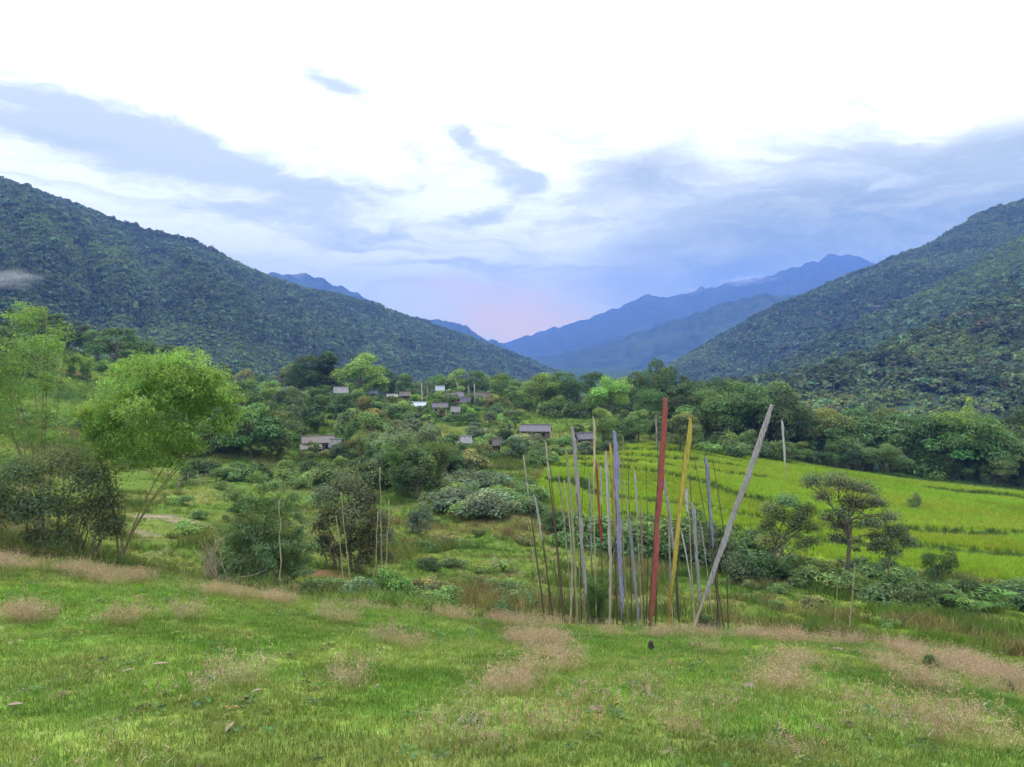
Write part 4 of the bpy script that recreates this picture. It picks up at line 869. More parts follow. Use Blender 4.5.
zone('between village and long plank house', 'bushes between the village and the plank house', poly_items([(455, 418), (520, 412), (530, 442), (515, 470), (440, 478), (440, 455), (480, 440)], 44, {'bushy': 3, 'shrub': 6, 'slender': 1}, (2.0, 4.2), GC, (0.9, 1.3), 7))
zone('in the shrubs left of the rice terraces', 'shrubs left of the rice terraces', poly_items([(440, 480), (535, 492), (545, 512), (520, 522), (440, 515)], 22, {'shrub': 1}, (1.8, 3.2), {'mid green': 3, 'deep green': 2, 'grey green': 3}, (1.0, 1.5), 9))
zone('between plank house and rice', 'hedge between the plank house and the rice', poly_items([(540, 446), (640, 440), (640, 450), (570, 458), (535, 470), (530, 455)], 14, {'shrub': 4, 'bushy': 1}, (1.6, 3), {'deep green': 2, 'mid green': 3, 'dark green': 1}, (1.0, 1.4), 7))
zone('above the rice\'s top left corner', 'trees above the corner of the rice', row_items(600, 690, 8, 128, 150, 412, 420, {'bushy': 3, 'shrub': 2}, {'deep green': 3, 'mid green': 2, 'dark green': 1}))
zone('in the wall behind the rice', 'bamboo behind the rice terraces', row_items(645, 790, 17, 150, 178, 386, 392, {'bamboo': 6, 'bushy': 2, 'feathery': 1}, {'dark green': 4, 'deep green': 4, 'mid green': 1}))
zone('at the back edge of the rice', 'shrubs along the back edge of the rice', row_items(655, 800, 15, 131, 142, 428, 440, {'shrub': 4, 'bushy': 2}, {'deep green': 3, 'mid green': 3}))
zone('behind the right paddies', 'bamboo behind the right paddies', row_items(780, 1060, 20, 150, 172, 412, 420, {'bamboo': 6, 'bushy': 1}, {'deep green': 4, 'mid green': 3, 'dark green': 2}, (1.0, 1.4)))
zone('before the right bamboo belt', 'plants before the bamboo belt', row_items(800, 1060, 14, 140, 148, 440, 462, {'bamboo': 4, 'shrub': 2, 'bushy': 1}, {'deep green': 3, 'mid green': 4, 'dark green': 2}, (1.0, 1.4)))
zone('in the row behind the flag poles', 'shrub row along the near edge of the rice', row_items(548, 745, 17, 56, 68, 512, 520, {'shrub': 6, 'bushy': 1}, {'dark green': 3, 'deep green': 4, 'mid green': 1}, (1.0, 1.4)))
zone('in the row under the branching trees', 'shrub row along the near edge of the rice', row_items(735, 905, 18, 49, 57, 556, 566, {'shrub': 5, 'fern': 2}, {'dark green': 3, 'deep green': 4, 'mid green': 2}, (0.9, 1.2)))
zone('at the near right rice edge', 'shrub row along the near edge of the rice', row_items(895, 1060, 18, 44, 52, 570, 588, {'fern': 5, 'shrub': 3}, {'dark green': 4, 'deep green': 4}, (0.9, 1.2)))
zone('in the hedge by the left fence', 'hedge by the left fence', row_items(178, 400, 18, 90, 99, 462, 456, {'shrub': 5, 'bushy': 1}, {'deep green': 3, 'mid green': 3, 'dark green': 2}, (1.0, 1.4)))
zone('below the rim left of the poles', 'weedy bushes below the meadow rim', poly_items([(285, 596), (400, 580), (520, 590), (530, 612), (400, 606), (300, 600)], 16, {'shrub': 1}, (0.5, 1.1), {'mid green': 3, 'olive green': 2, 'grey green': 1}, (1.1, 1.7), 9))
zone('below the rim right of the poles', 'weedy bushes below the meadow rim', poly_items([(740, 590), (870, 600), (900, 635), (840, 640), (745, 630)], 14, {'shrub': 1}, (0.45, 0.95), {'mid green': 3, 'olive green': 3, 'yellow green': 2}, (1.1, 1.7), 9))
zone('on the rough slope in the middle', 'bushes on the rough middle slope', poly_items([(390, 520), (520, 525), (540, 570), (420, 575)], 9, {'shrub': 1}, (0.5, 1.2), {'mid green': 3, 'deep green': 2, 'olive green': 2}, (1.0, 1.6), 14))
zone('on the grassy field at the left', 'bushes on the left field', poly_items([(130, 520), (230, 480), (320, 478), (320, 520), (180, 560)], 9, {'shrub': 1}, (0.6, 1.4), {'mid green': 3, 'bright green': 2, 'olive green': 2}, (0.9, 1.4), 14))

zone('in the central thicket', 'trees of the central thicket', poly_items([(368, 478), (455, 478), (468, 500), (380, 498)], 11, {'feathery': 5, 'bushy': 3, 'slender': 1}, (5.0, 8.5), {'grey green': 4, 'mid green': 4, 'deep green': 1}, minsep=8))
zone('before the white roofed far house', 'bushes before the far house', row_items(556, 596, 4, 188, 196, 398, 400, {'bushy': 1, 'shrub': 1}, {'mid green': 1, 'deep green': 1}))
fi = []
for (u0_, v0_, u1_, v1_, hy) in HR:
    for q_ in range(3): fi.append(('shrub' if q_ != 1 else 'bushy', u0_ + (u1_ - u0_) * (0.1 + 0.4 * q_ + rnd(-0.15, 0.15)), hy - rnd(4.5, 7), rnd(1.2, 2.0) * (1.25 if q_ == 1 else 1), pick(GC), rnd(1.0, 1.5)))
zone('in front of the houses', 'shrubs in front of the houses', fi)
# single trees that stand out
def big(label, kind, u, vt, yd, colour, wide=1.0): return plant(kind, u, vt, yd, colour, wide, label=label)
big('tall spreading tree with a ragged dark crown rising above the middle of the valley', 'spreading', 654, 360, 165, 'dark green', 0.7)
big('dark pointed tree beside the tall ragged tree behind the red flag', 'conical', 687, 370, 170, 'dark green', 1.0)
big('broad brownish green tree left of the bright round tree beyond the field', 'spreading', 577, 372, 200, 'dark green', 1.1)
big('bright green rounded bamboo grove beyond the upper field', 'bamboo', 606, 376, 190, 'bright green', 1.0)
big('dark tree with two humps standing behind the wood left of the village', 'bushy', 308, 356, 235, 'dark green', 0.9)
big('dark pointed tree right of the two humped tree behind the wood', 'conical', 327, 350, 238, 'dark green', 1.4)
big('large pale green round tree above the grey tin gabled house', 'bushy', 362, 356, 225, 'mid green', 1.25)
big('tall feathery bamboo in the middle of the central thicket', 'feathery', 404, 412, 88, 'grey green', 1.0)
big('grey green tree at the left of the central thicket', 'bushy', 382, 440, 92, 'grey green', 1.0)
big('broad green bamboo at the right of the central thicket', 'feathery', 434, 428, 90, 'mid green', 1.0)
big('dark leafy tree low in the middle of the central thicket', 'bushy', 415, 452, 82, 'deep green', 1.1)
big('slender tree at the back of the central thicket', 'slender', 452, 432, 104, 'mid green', 1.3)
big('tall tree at the back left of the central thicket', 'feathery', 366, 424, 110, 'mid green', 1.0)
big('blue-green bush in front of the central thicket', 'shrub', 421, 497, 62, 'grey green', 0.6)
big('large round shrub above the fence left of the thatched house', 'bushy', 250, 405, 116, 'deep green', 1.25)
big('drooping bamboo beside the round shrub above the fence', 'bamboo', 278, 412, 118, 'mid green', 1.1)
big('round olive tree beside the crest of the right bamboo belt', 'bushy', 868, 415, 180, 'olive green', 1.0)
big('tall pale plume of bamboo standing above the right bamboo belt', 'bamboo', 950, 414, 146, 'mid green', 1.3)
big('yellow flowering thin tree standing before the near forested hill', 'slender', 968, 392, 190, 'yellow green', 0.5)
big('dark rounded bush behind the small dark roofed plank house', 'bushy', 578, 425, 140, 'dark green', 1.2)
big('leafy bush under the leaning flag poles', 'feathery', 596, 560, 27.2, 'deep green', 0.75)
big('low dark weed at the foot of the leaning white flag', 'shrub', 711, 610, 27.5, 'deep green', 0.9)
big('dark green leafy shrub on the meadow rim left of the flag poles', 'shrub', 388, 557, 33, 'mid green', 0.75)
big('low round shrub on the meadow rim beside the leafy shrub', 'shrub', 418, 575, 35, 'olive green', 0.8)
big('small weed clump at the meadow rim near the leftmost flag pole', 'shrub', 503, 596, 30, 'deep green', 0.8)
big('small light bush left of the feathery bamboo thicket', 'shrub', 282, 580, 28.5, 'olive green', 1.0)
big('young banana plant with upright leaves on the rough slope', 'banana', 503, 551, 47, 'mid green', 0.9)
big('small leafy sapling growing in the dry grass of the meadow', 'shrub', 938, 676, 17.5, 'deep green', 0.7)
big('pale banana plant beside the thatched house', 'banana', 276, 437, 117, 'yellow green', 0.9)
big('small thin bush standing alone in the paddies', 'shrub', 917, 489, 96, 'mid green', 0.45)
big('round leafed little tree over the fern row at the right', 'spreading', 940, 552, 50, 'deep green', 0.6)

for u_, v_, y_, c_, L_ in [(934, 418, 149, 'deep green', 'big nodding bamboo plume left of the tall pale plume in the right belt'), (975, 424, 147, 'mid green', 'big drooping bamboo plume right of the tall pale plume in the right belt'),
        (905, 428, 150, 'mid green', 'wide low bamboo plume in the right belt nearest the round olive tree'), (1005, 430, 144, 'deep green', 'wide bamboo plume at the right end of the bamboo belt'), (742, 384, 160, 'deep green', 'tall bamboo plume above the dark wall behind the yellow flag'), (715, 380, 162, 'dark green', 'tallest dark bamboo plume right of the dark pointed tree')]:
    big(L_, 'bamboo', u_, v_, y_, c_, 1.3)
def palm_tree(label, u, vt, yd):
    x = (u - 512) / F * yd; z0 = gz(x, yd); h = px_dir(u, vt)[2] * yd - z0; o = empty('palm_tree', (x, yd, z0)); tag(o, label, 'palm tree')
    mb = MB(); mb.tube([[0, 0, -0.3], [0.1, 0, h * 0.5], [0.05, 0, h * 0.88]], [0.2, 0.15, 0.12], 7); link('trunk', mb.mesh('trunk', BARK, True), o)
    c_ = link('crown', PALMF[0], o, (0.05, 0, h * 0.86)); c_.scale = (5, 5, 5); c_.color = colr3('deep green')
palm_tree('palm tree poking above the wood left of the village', 243, 360, 200)

# near trees with their own meshes
def own(name, label, cat, u, vt, yd, tr, cr, colour, wide=1.0, rz=0.0, names=('trunk', 'crown'), hm=None):
    x = (u - 512) / F * yd; z0 = gz(x, yd); h = hm or px_dir(u, vt)[2] * yd - z0; o = empty(name, (x, yd, z0 - 0.03), rz); o.scale = (h * wide, h * wide, h); tag(o, label, cat)
    link(names[0], tr, o); b_ = link(names[1], cr, o); b_.color = (*colour, 1); return o
BN = ('culms', 'foliage')
# big light-green bamboo at the left
def grove(nc, base_u, lumps, nleaf, ls, asp, culm_r, spread=0.3):
    """culms that rise from one clump (metres, x right, z up) to leafy lumps"""
    tb = MB(); cen = np.array([l[:3] for l in lumps], float); rad = np.array([l[3] for l in lumps], float)
    for i in range(nc):
        c2 = cen[i % len(cen)] + rng.normal(size=3) * 0.25; b = np.array([rng.normal() * spread, rng.normal() * spread, -0.2]); t_ = np.linspace(0, 1, 10)[:, None]
        P = b * (1 - t_) + c2 * t_; bow = (t_ * (1 - t_)) * np.array([-(c2[0] - b[0]) * 0.45, -(c2[1] - b[1]) * 0.45, 0.5]); P = P + bow
        tb.tube(P, np.linspace(culm_r, culm_r * 0.35, 10), 6)
    k = rng.choice(len(cen), nleaf, p=rad ** 2.2 / (rad ** 2.2).sum())
    # leaf sprays: small tufts inside each lump
    nt = 26; tc = cen[:, None] + rsph(len(cen) * nt).reshape(len(cen), nt, 3) * (rad[:, None] * (0.35 + 0.95 * rng.random((len(cen), nt)) ** 1.3))[..., None] * np.array([1, 1, 0.72])
    j = rng.integers(0, nt, nleaf); tcen = tc[k, j]; C = tcen + rng.normal(size=(nleaf, 3)) * (0.17 * rad[k])[:, None] * np.array([1.1, 1.1, 0.7]); dd = tcen - cen[k]
    tt_ = mk_tint(len(cen) * nt, 0.17, 0.07).reshape(len(cen), nt, 3)
    A = rng.normal(size=(nleaf, 3)) * 0.6 + unit(dd) * 0.5 - np.array([0, 0, 0.5]); N = unit(dd) * 0.5 + rng.normal(size=(nleaf, 3)) * 0.5 + np.array([0, 0, 0.7]); s = ls * (0.6 + 0.8 * rng.random(nleaf))
    V, Fq, T = leaf_quads(C, N, A, s, s * asp, mk_tint(nleaf, 0.16, 0.07) * tt_[k, j])
    return tb.mesh('culms', CULM, True), mesh_np('foliage', V, Fq, LEAF, {'tint': T})
def own_m(name, label, cat, u, yd, tr, cr, colour, names=BN):
    x = (u - 512) / F * yd; z0 = gz(x, yd); o = empty(name, (x, yd, z0 - 0.03)); tag(o, label, cat); link(names[0], tr, o); b_ = link(names[1], cr, o); b_.color = (*colour, 1); return o
YB = 28.5; q = YB / F; zb = gz((114 - 512) / F * YB, YB)
def lp(u, v, r, u0, yd, z0, dy=0.0): return ((u - u0) / F * yd, dy, (355 - v) / F * yd - z0, r / F * yd)
LB = [(98,456,12,0.2),(122,462,11,-.3),(182,448,18,.4),(92,428,18,0),(215,422,18,.2),(80,412,12,0),(232,412,12,.2),(105,410,28,0),(130,385,34,.5),(165,375,34,-.4),(195,378,30,.3),(150,410,36,-.6),(190,405,30,.6),(120,435,24,0.2),(160,440,26,.5),(215,388,22,-.2),(228,398,14,0),(140,365,20,0.6),(175,360,18,0),(105,445,14,0.2),(190,430,18,-.5),(140,460,16,0.1),(172,458,12,-.3)]
tr, cr = grove(8, 114, [lp(u, v, r, 114, YB, zb, dy) for u, v, r, dy in LB], 33000, 0.155, 0.27, 0.035, 0.18)
own_m('bamboo_clump', 'large light green bamboo with bare leaning culms at the left edge of the meadow', 'bamboo', 114, YB, tr, cr, (0.22, 0.35, 0.085))
Y2 = 36.0; z2 = gz((40 - 512) / F * Y2, Y2)
LB2 = [(30,315,20,0),(45,345,18,.3),(20,350,24,-.3),(60,330,12,0),(10,385,30,.4),(40,385,18,0),(-15,360,30,0),(0,420,30,0),(50,410,14,0),(35,430,20,0.3),(65,365,10,0),(-40,400,35,0)]
tr, cr = grove(8, 40, [lp(u, v, r, 40, Y2, z2, dy) for u, v, r, dy in LB2], 11000, 0.17, 0.3, 0.045, 0.25)
own_m('bamboo_clump', 'tall thin light green bamboo rising behind the dark bush at the far left', 'bamboo', 40, Y2, tr, cr, (0.20, 0.32, 0.09))
# dark bush with many stems
Y3 = 28.0; z3 = gz((55 - 512) / F * Y3, Y3)
LB3 = [(20,480,26,0),(55,470,26,.4),(90,485,24,0),(10,515,24,.3),(45,510,28,-.4),(80,520,26,.3),(105,505,18,0),(100,535,16,.3),(60,540,18,-.2),(-15,500,26,0),(30,540,15,0),(112,525,12,0),(-30,520,28,0)]
def bush(lumps, nst, nleaf, ls, asp, stem_r, spread):
    tb = MB(); cen = [l[:3] for l in lumps]; rad = [l[3] for l in lumps]
    for i in range(nst):
        c2 = np.array(cen[i % len(cen)]); b = np.array([c2[0] * 0.45 + rng.normal() * spread, c2[1] * 0.4 + rng.normal() * spread * .5, -0.15]); tb.tube(branch_curve(b, c2, 0.03, 6), np.linspace(stem_r, stem_r * 0.35, 6), 6)
    V, Fq, T = lumps_crown(cen, rad, nleaf, ls, asp, 0.9, 0.45); return tb.mesh('stems', BARK, True), mesh_np('foliage', V, Fq, LEAF, {'tint': T})
tr, cr = bush([lp(u, v, r, 55, Y3, z3, dy) for u, v, r, dy in LB3], 22, 17000, 0.12, 0.45, 0.03, 0.25)
own_m('leafy_bush', 'dark leafy bush with many thin stems at the far left of the meadow rim', 'bush', 55, Y3, tr, cr, (0.10, 0.14, 0.062), ('stems', 'foliage'))
# grey-green feathery bamboo thicket
Y4 = 32.0; z4 = gz((258 - 512) / F * Y4, Y4)
LB4 = [(232,495,11,0),(255,478,9,.2),(276,485,11,-.2),(298,482,9,0),(245,522,18,-.3),(292,550,16,.3),(228,555,16,.2),(310,545,9,0),(220,588,14,.2),(300,590,13,.2),(255,545,22,0.2),(272,550,22,-.2),(215,578,12,.3),(235,540,20,0),(260,530,24,.4),(285,540,20,0),(245,565,24,-.4),(275,565,24,.3),(295,570,14,0),(225,565,14,0),(270,505,16,.4),(250,505,14,0),(290,500,11,.4),(300,520,12,0),(240,585,16,-.3),(275,585,18,-.2),(262,488,8,0),(233,510,8,0)]
tr, cr = grove(14, 258, [lp(u, v, r, 258, Y4, z4, dy) for u, v, r, dy in LB4], 24000, 0.19, 0.2, 0.02, 0.5)
own_m('bamboo_clump', 'low feathery grey green bamboo thicket just beyond the meadow rim', 'bamboo', 258, Y4, tr, cr, (0.19, 0.28, 0.125))
# dark mango-like tree
Y5 = 43.0; z5 = gz((347 - 512) / F * Y5, Y5)
LB5 = [(335,556,12,.3),(360,566,12,.2),(350,550,14,.6),(318,552,10,.2),(365,540,14,.4),(325,500,17,0),(345,492,18,.5),(365,503,17,0),(330,520,16,-.5),(375,525,15,.3),(355,515,18,-.7),(318,530,11,0),(383,540,13,0),(345,535,12,.8),(372,552,13,0),(320,545,10,.5),(385,560,9,0)]
tr, cr = bush([lp(u, v, r, 347, Y5, z5, dy) for u, v, r, dy in LB5], 9, 16000, 0.15, 0.5, 0.06, 0.2)
own_m('dark_tree', 'rounded dark tree with brownish leaves behind the pale stakes', 'tree', 347, Y5, tr, cr, (0.11, 0.13, 0.065), ('trunk', 'crown'))
# the open branching trees at the right
def open_tree(label, u0, yd, trunk_uv, lumps, nleaf, ls, colour, tr_r):
    z0 = gz((u0 - 512) / F * yd, yd); tb = MB(); L = [lp(u, v, r, u0, yd, z0, dy) for u, v, r, dy in lumps]
    T = np.array([lp(u, v, 0, u0, yd, z0)[:3] for u, v in trunk_uv]); T[0, 2] = -0.3; tb.tube(T, np.linspace(tr_r, tr_r * 0.45, len(T)), 8)
    for l in L:
        c2 = np.array(l[:3]); k = rng.integers(max(1, len(T) - 3), len(T)); b = T[k]; P = branch_curve(b, c2, 0.1, 7); tb.tube(P, np.linspace(tr_r * 0.42, tr_r * 0.1, 7), 6)
        for _ in range(5):
            e = c2 + rsph(1)[0] * l[3] * np.array([1, 1, 0.5]) * 0.9; tb.tube(branch_curve(P[rng.integers(3, 6)], e, 0.05, 4), np.linspace(tr_r * 0.15, tr_r * 0.05, 4), 5)
    V, Fq, Ti = lumps_crown([l[:3] for l in L], [l[3] for l in L], nleaf, ls, 0.5, 0.8, 0.2)
    o = empty('branching_tree', ((u0 - 512) / F * yd, yd, z0)); tag(o, label, 'tree'); link('trunk', tb.mesh('trunk', BARK, True), o); c_ = link('crown', mesh_np('crown', V, Fq, LEAF, {'tint': Ti}), o); c_.color = (*colour, 1)
open_tree('largest open branching tree with a flat grey green crown before the right paddies', 850, 50, [(850, 585), (851, 560), (853, 540), (850, 525), (842, 512)],
          [(815,484,14,0),(840,486,17,.5),(862,490,15,-.5),(828,500,12,.4),(852,505,13,0),(878,505,13,.4),(893,520,12,0),(870,525,14,-.4),(845,530,12,.5),(902,535,11,0),(830,520,10,0),(880,540,10,.3),(855,490,13,.6),(840,515,12,-.6),(866,510,12,.7),(850,545,11,.5),(835,540,9,-.3),(885,508,10,.6)], 11000, 0.15, (0.15, 0.175, 0.09), 0.16)
open_tree('leafy tree with pale green crown left of the largest branching tree', 785, 51, [(778, 590), (776, 570), (778, 550), (785, 540)],
          [(772,512,12,0),(790,505,13,.3),(808,512,11,0),(770,530,10,.3),(795,528,13,-.4),(815,530,10,0),(785,545,11,.3),(805,548,10,0),(782,520,13,.5),(800,518,12,-.5),(768,545,10,.2),(815,545,9,.3)], 10000, 0.15, (0.18, 0.245, 0.085), 0.13)
open_tree('small round headed tree at the right of the largest branching tree', 895, 49, [(892, 590), (892, 570), (894, 552)],
          [(885,545,11,0),(900,538,12,.3),(912,545,10,0),(895,555,10,0),(878,552,8,.2)], 4500, 0.15, (0.125, 0.17, 0.07), 0.07)
def thin_stem(label, ub, ut, vt, yd, colour, r=0.025, leafy=300, lc=(0.12, 0.17, 0.05), name='slender_sapling'):
    x = (ub - 512) / F * yd; z0 = gz(x, yd); o = empty(name, (x, yd, z0)); tag(o, label, 'sapling'); d = px_dir(ut, vt) * yd; top = d - np.array([x, yd, z0])
    mb = MB(); t_ = np.linspace(0, 1, 8)[:, None]; P = top * t_ + rng.normal(size=(8, 3)) * 0.02; P[0] = [0, 0, -0.2]; mb.tube(P, np.linspace(r, r * 0.5, 8), 6); link('stem', mb.mesh('stem', POLE, True), o).color = (*colour, 1)
    cl = [top - [0, 0, 0.05], top * 0.9 + rng.normal(size=3) * 0.12, top * 0.8 + rng.normal(size=3) * 0.12]; V, Fq, T = lumps_crown(cl, [0.22, 0.2, 0.16], leafy, 0.16, 0.35, 0.8, 0.2); c_ = link('leaves', mesh_np('leaves', V, Fq, LEAF, {'tint': T}), o); c_.color = (*lc, 1)
thin_stem('tall thin sapling with a bare pale stem below the largest branching tree', 853, 857, 540, 30.5, (0.45, 0.42, 0.28), 0.03)
thin_stem('shorter thin sapling left of the tall bare sapling at the right', 838, 840, 560, 33, (0.42, 0.4, 0.27), 0.022, 160)

# ------------------------------------------------------------------ prayer flag poles
def flag_pole(label, ub, ut, vt, yd, pole_c, r0, flag=None, yt=None, group='prayer flag poles on the meadow rim', bend=0.0):
    """flag = (colour, v_top, v_bottom, width in px, side)"""
    x = (ub - 512) / F * yd; z0 = gz(x, yd); yt = yt or yd + rng.normal() * 0.5; base = np.array([x, yd, z0 - 0.25]); top = px_dir(ut, vt) * yt
    o = empty('prayer_flag_pole', (x, yd, z0)); tag(o, label, 'flag pole', group); mb = MB(); n = 26; t_ = np.linspace(0, 1, n)[:, None]
    ln = np.linalg.norm(top - base); wob = np.cumsum(rng.normal(size=(n, 3)) * 0.012, 0); wob -= wob[0] + (wob[-1] - wob[0]) * t_
    P = base * (1 - t_) + top * t_ + wob * np.array([1, 1, 0]) * ln * 0.045; bend = bend or (rng.normal() * (0.13 if not flag else 0.05)); P[:, 0] += np.sin(t_[:, 0] * math.pi) * bend; P[:, 0] += np.where(t_[:, 0] > 0.7, (t_[:, 0] - 0.7) ** 2 * (1 - t_[:, 0]) * 20 * rng.normal() * 0.12, 0)
    P = P - np.array([x, yd, z0]); rad = np.linspace(r0, r0 * 0.38, n) * 1.0
    rad2 = rad.copy(); rad2[::2] *= 1.22; mb.tube(P, rad2, 7); link('pole', mb.mesh('pole', POLE, True), o).color = (*pole_c, 1)
    if flag:
        fc, v1, v2, wpx, side = flag; vbase = 355 - z0 / yd * F; ta = np.clip((vbase - v2) / (vbase - vt), 0, 1); tb_ = np.clip((vbase - v1) / (vbase - vt), 0, 1.0)
        m_ = 150; tt_ = np.linspace(ta, tb_, m_); C = np.stack([np.interp(tt_, t_[:, 0], P[:, k]) for k in range(3)], 1); W = (0.74 if wpx > 7 else 0.66) * wpx / F * yd; a = rnd(-0.5, 0.5)
        sd_ = np.array([math.cos(a) * side, math.sin(a), 0]); nrm = np.array([-sd_[1], sd_[0], 0]); rr_ = np.interp(tt_, t_[:, 0], rad)
        s_ = np.linspace(0, 1, m_); edge = W * (0.62 + 0.42 * s_ - 0.16 * s_ ** 3) * (0.68 + 0.42 * fbm(s_ * 14, s_ * 0, int(rng.integers(1000)), 3) + 0.26 * fbm(s_ * 60, s_ * 0, int(rng.integers(1000)), 2)) * np.minimum(1, 0.35 + 5 * np.minimum(s_, 1 - s_ + 0.05)); V_ = []
        for q_ in range(5):
            f = q_ / 4; rip = (np.sin(s_ * 26 + f * 2.2) * 0.5 + np.sin(s_ * 11 + 1 + f) * 0.8) * 0.05 * W * (0.25 + f) + (fbm(s_ * 9, s_ * 0 + f, 3, 3) - 0.5) * 0.3 * W * f
            V_.append(C + sd_ * (rr_ * -1.0 + edge * f)[:, None] + nrm * (rip - rr_ * 1.15)[:, None] - np.array([0, 0, 1.0]) * (f * W * 0.25))
        A_ = np.stack(V_, 1); B_ = A_ + nrm * 0.006; V_ = np.concatenate([A_.reshape(-1, 3), B_.reshape(-1, 3)]); nn = m_ * 5; f4 = []
        for i in range(m_ - 1):
            for j in range(4): a0 = i * 5 + j; f4 += [(a0, a0 + 1, a0 + 6, a0 + 5), (nn + a0 + 5, nn + a0 + 6, nn + a0 + 1, nn + a0)]
            f4 += [(i * 5 + 4, nn + i * 5 + 4, nn + i * 5 + 9, i * 5 + 9), (i * 5 + 5, nn + i * 5 + 5, nn + i * 5, i * 5)]
        for j in range(4): f4 += [(j, nn + j, nn + j + 1, j + 1), ((m_ - 1) * 5 + j + 1, nn + (m_ - 1) * 5 + j + 1, nn + (m_ - 1) * 5 + j, (m_ - 1) * 5 + j)]
        link('flag', mesh_np('flag', V_, np.array(f4), CLOTH, smooth=True), o).color = (*fc, 1)
    return o
BRN, PALE, DKP, GRN = (0.13, 0.10, 0.075), (0.46, 0.42, 0.34), (0.10, 0.095, 0.07), (0.30, 0.32, 0.17)
RED, YEL, BLU, WHT, GRY, LAV = (0.37, 0.10, 0.09), (0.48, 0.40, 0.085), (0.27, 0.27, 0.43), (0.50, 0.48, 0.49), (0.33, 0.315, 0.33), (0.29, 0.275, 0.36)
FP = [
 ('bare thin leaning pole with a faded tip, leftmost of the prayer poles', 547, 523, 455, 26.6, BRN, .035, (PALE, 455, 500, 2.5, 1)),
 ('thin pole with a short white rag hanging at its tip beside the leftmost pole', 556, 533, 492, 27.2, BRN, .028, (WHT, 494, 540, 4, 1)),
 ('bare pole whose pale tip leans left in front of the long plank house', 565, 545, 438, 26.3, BRN, .034, (PALE, 440, 480, 3, 1)),
 ('brown pole with a tiny white tatter at the top among the left poles', 567, 550, 464, 27.4, BRN, .03, (WHT, 466, 478, 5, -1)),
 ('short brown weathered pole without cloth left of the greenish flag', 570, 564, 480, 26.8, PALE, .035, None),
 ('pole with a narrow faded yellow green flag', 579, 566, 450, 26.5, GRN, .035, (GRN, 452, 590, 4.5, 1)),
 ('pole with a long wide grey white flag worn to a pointed tip', 591, 571, 424, 26.4, BRN, .04, (GRY, 426, 600, 7.5, 1)),
 ('thin dark bare stick between the grey white flag and the pale yellow flag', 583, 586, 447, 27.6, DKP, .018, None),
 ('tall pole with a short pale yellow rag at its top among the left poles', 598, 593, 416, 26.9, PALE, .03, ((0.55, 0.5, 0.3), 418, 475, 4, 1)),
 ('pole with a narrow tattered dark red flag among the left poles', 606, 594, 448, 26.7, BRN, .03, ((0.34, 0.06, 0.055), 458, 545, 4.5, 1)),
 ('pole with a narrow white flag right of the tattered dark red one', 610, 606, 450, 26.2, PALE, .032, (WHT, 452, 612, 6, -1)),
 ('pole with a golden yellow flag close left of the blue violet flag', 619, 609, 441, 26.5, BRN, .034, (YEL, 443, 540, 5.5, 1)),
 ('pole with a long wide blue violet flag', 626, 613, 429, 26.3, BRN, .038, (BLU, 430, 616, 8, 1)),
 ('thin pale green bamboo pole just right of the blue violet flag', 631, 623, 436, 26.9, GRN, .028, None),
 ('thin dark bare pole right of the pale green bamboo pole', 634, 628, 458, 27.5, DKP, .02, None),
 ('leaning pole with a narrow purple flag on its lower half', 641, 624, 480, 26.1, PALE, .028, (LAV, 512, 624, 5, 1)),
 ('tall pole fully clad in a long bright red flag', 651, 664, 397, 26.3, BRN, .05, (RED, 397, 628, 9.5, 1)),
 ('pole with a pale grey rag standing close behind the red flag', 657, 657, 412, 27.0, DKP, .026, (GRY, 414, 450, 4, -1)),
 ('leaning pole with a narrow pale grey flag right of the red flag', 683, 661, 466, 27.1, DKP, .03, (GRY, 470, 575, 4.5, 1)),
 ('pole leaning right with a long bright yellow flag', 670, 690, 416, 26.2, (0.4, 0.25, 0.06), .036, (YEL, 418, 590, 7.5, 1)),
 ('thin grey pole with a torn white scrap right of the yellow flag', 698, 688, 484, 27.3, PALE, .026, (WHT, 488, 512, 6, -1)),
 ('leaning pole with a broad grey lavender flag hanging low beside the white one', 706, 690, 472, 27.0, BRN, .032, ((0.36, 0.34, 0.38), 500, 605, 6, 1)),
 ('long thin dark stick leaning left behind the blue grey flag', 729, 694, 454, 27.8, DKP, .022, None),
 ('pole with a blue grey flag on its upper half', 724, 704, 455, 26.6, BRN, .034, ((0.24, 0.24, 0.36), 456, 548, 6.5, 1)),
 ('thin dark bare pole, rightmost upright one of the prayer poles', 731, 712, 458, 27.4, DKP, .024, None),
 ('long pole leaning far right and clad in a dirty white flag', 693, 771, 404, 25.9, PALE, .045, (GRY, 404, 606, 8, 1)),
]
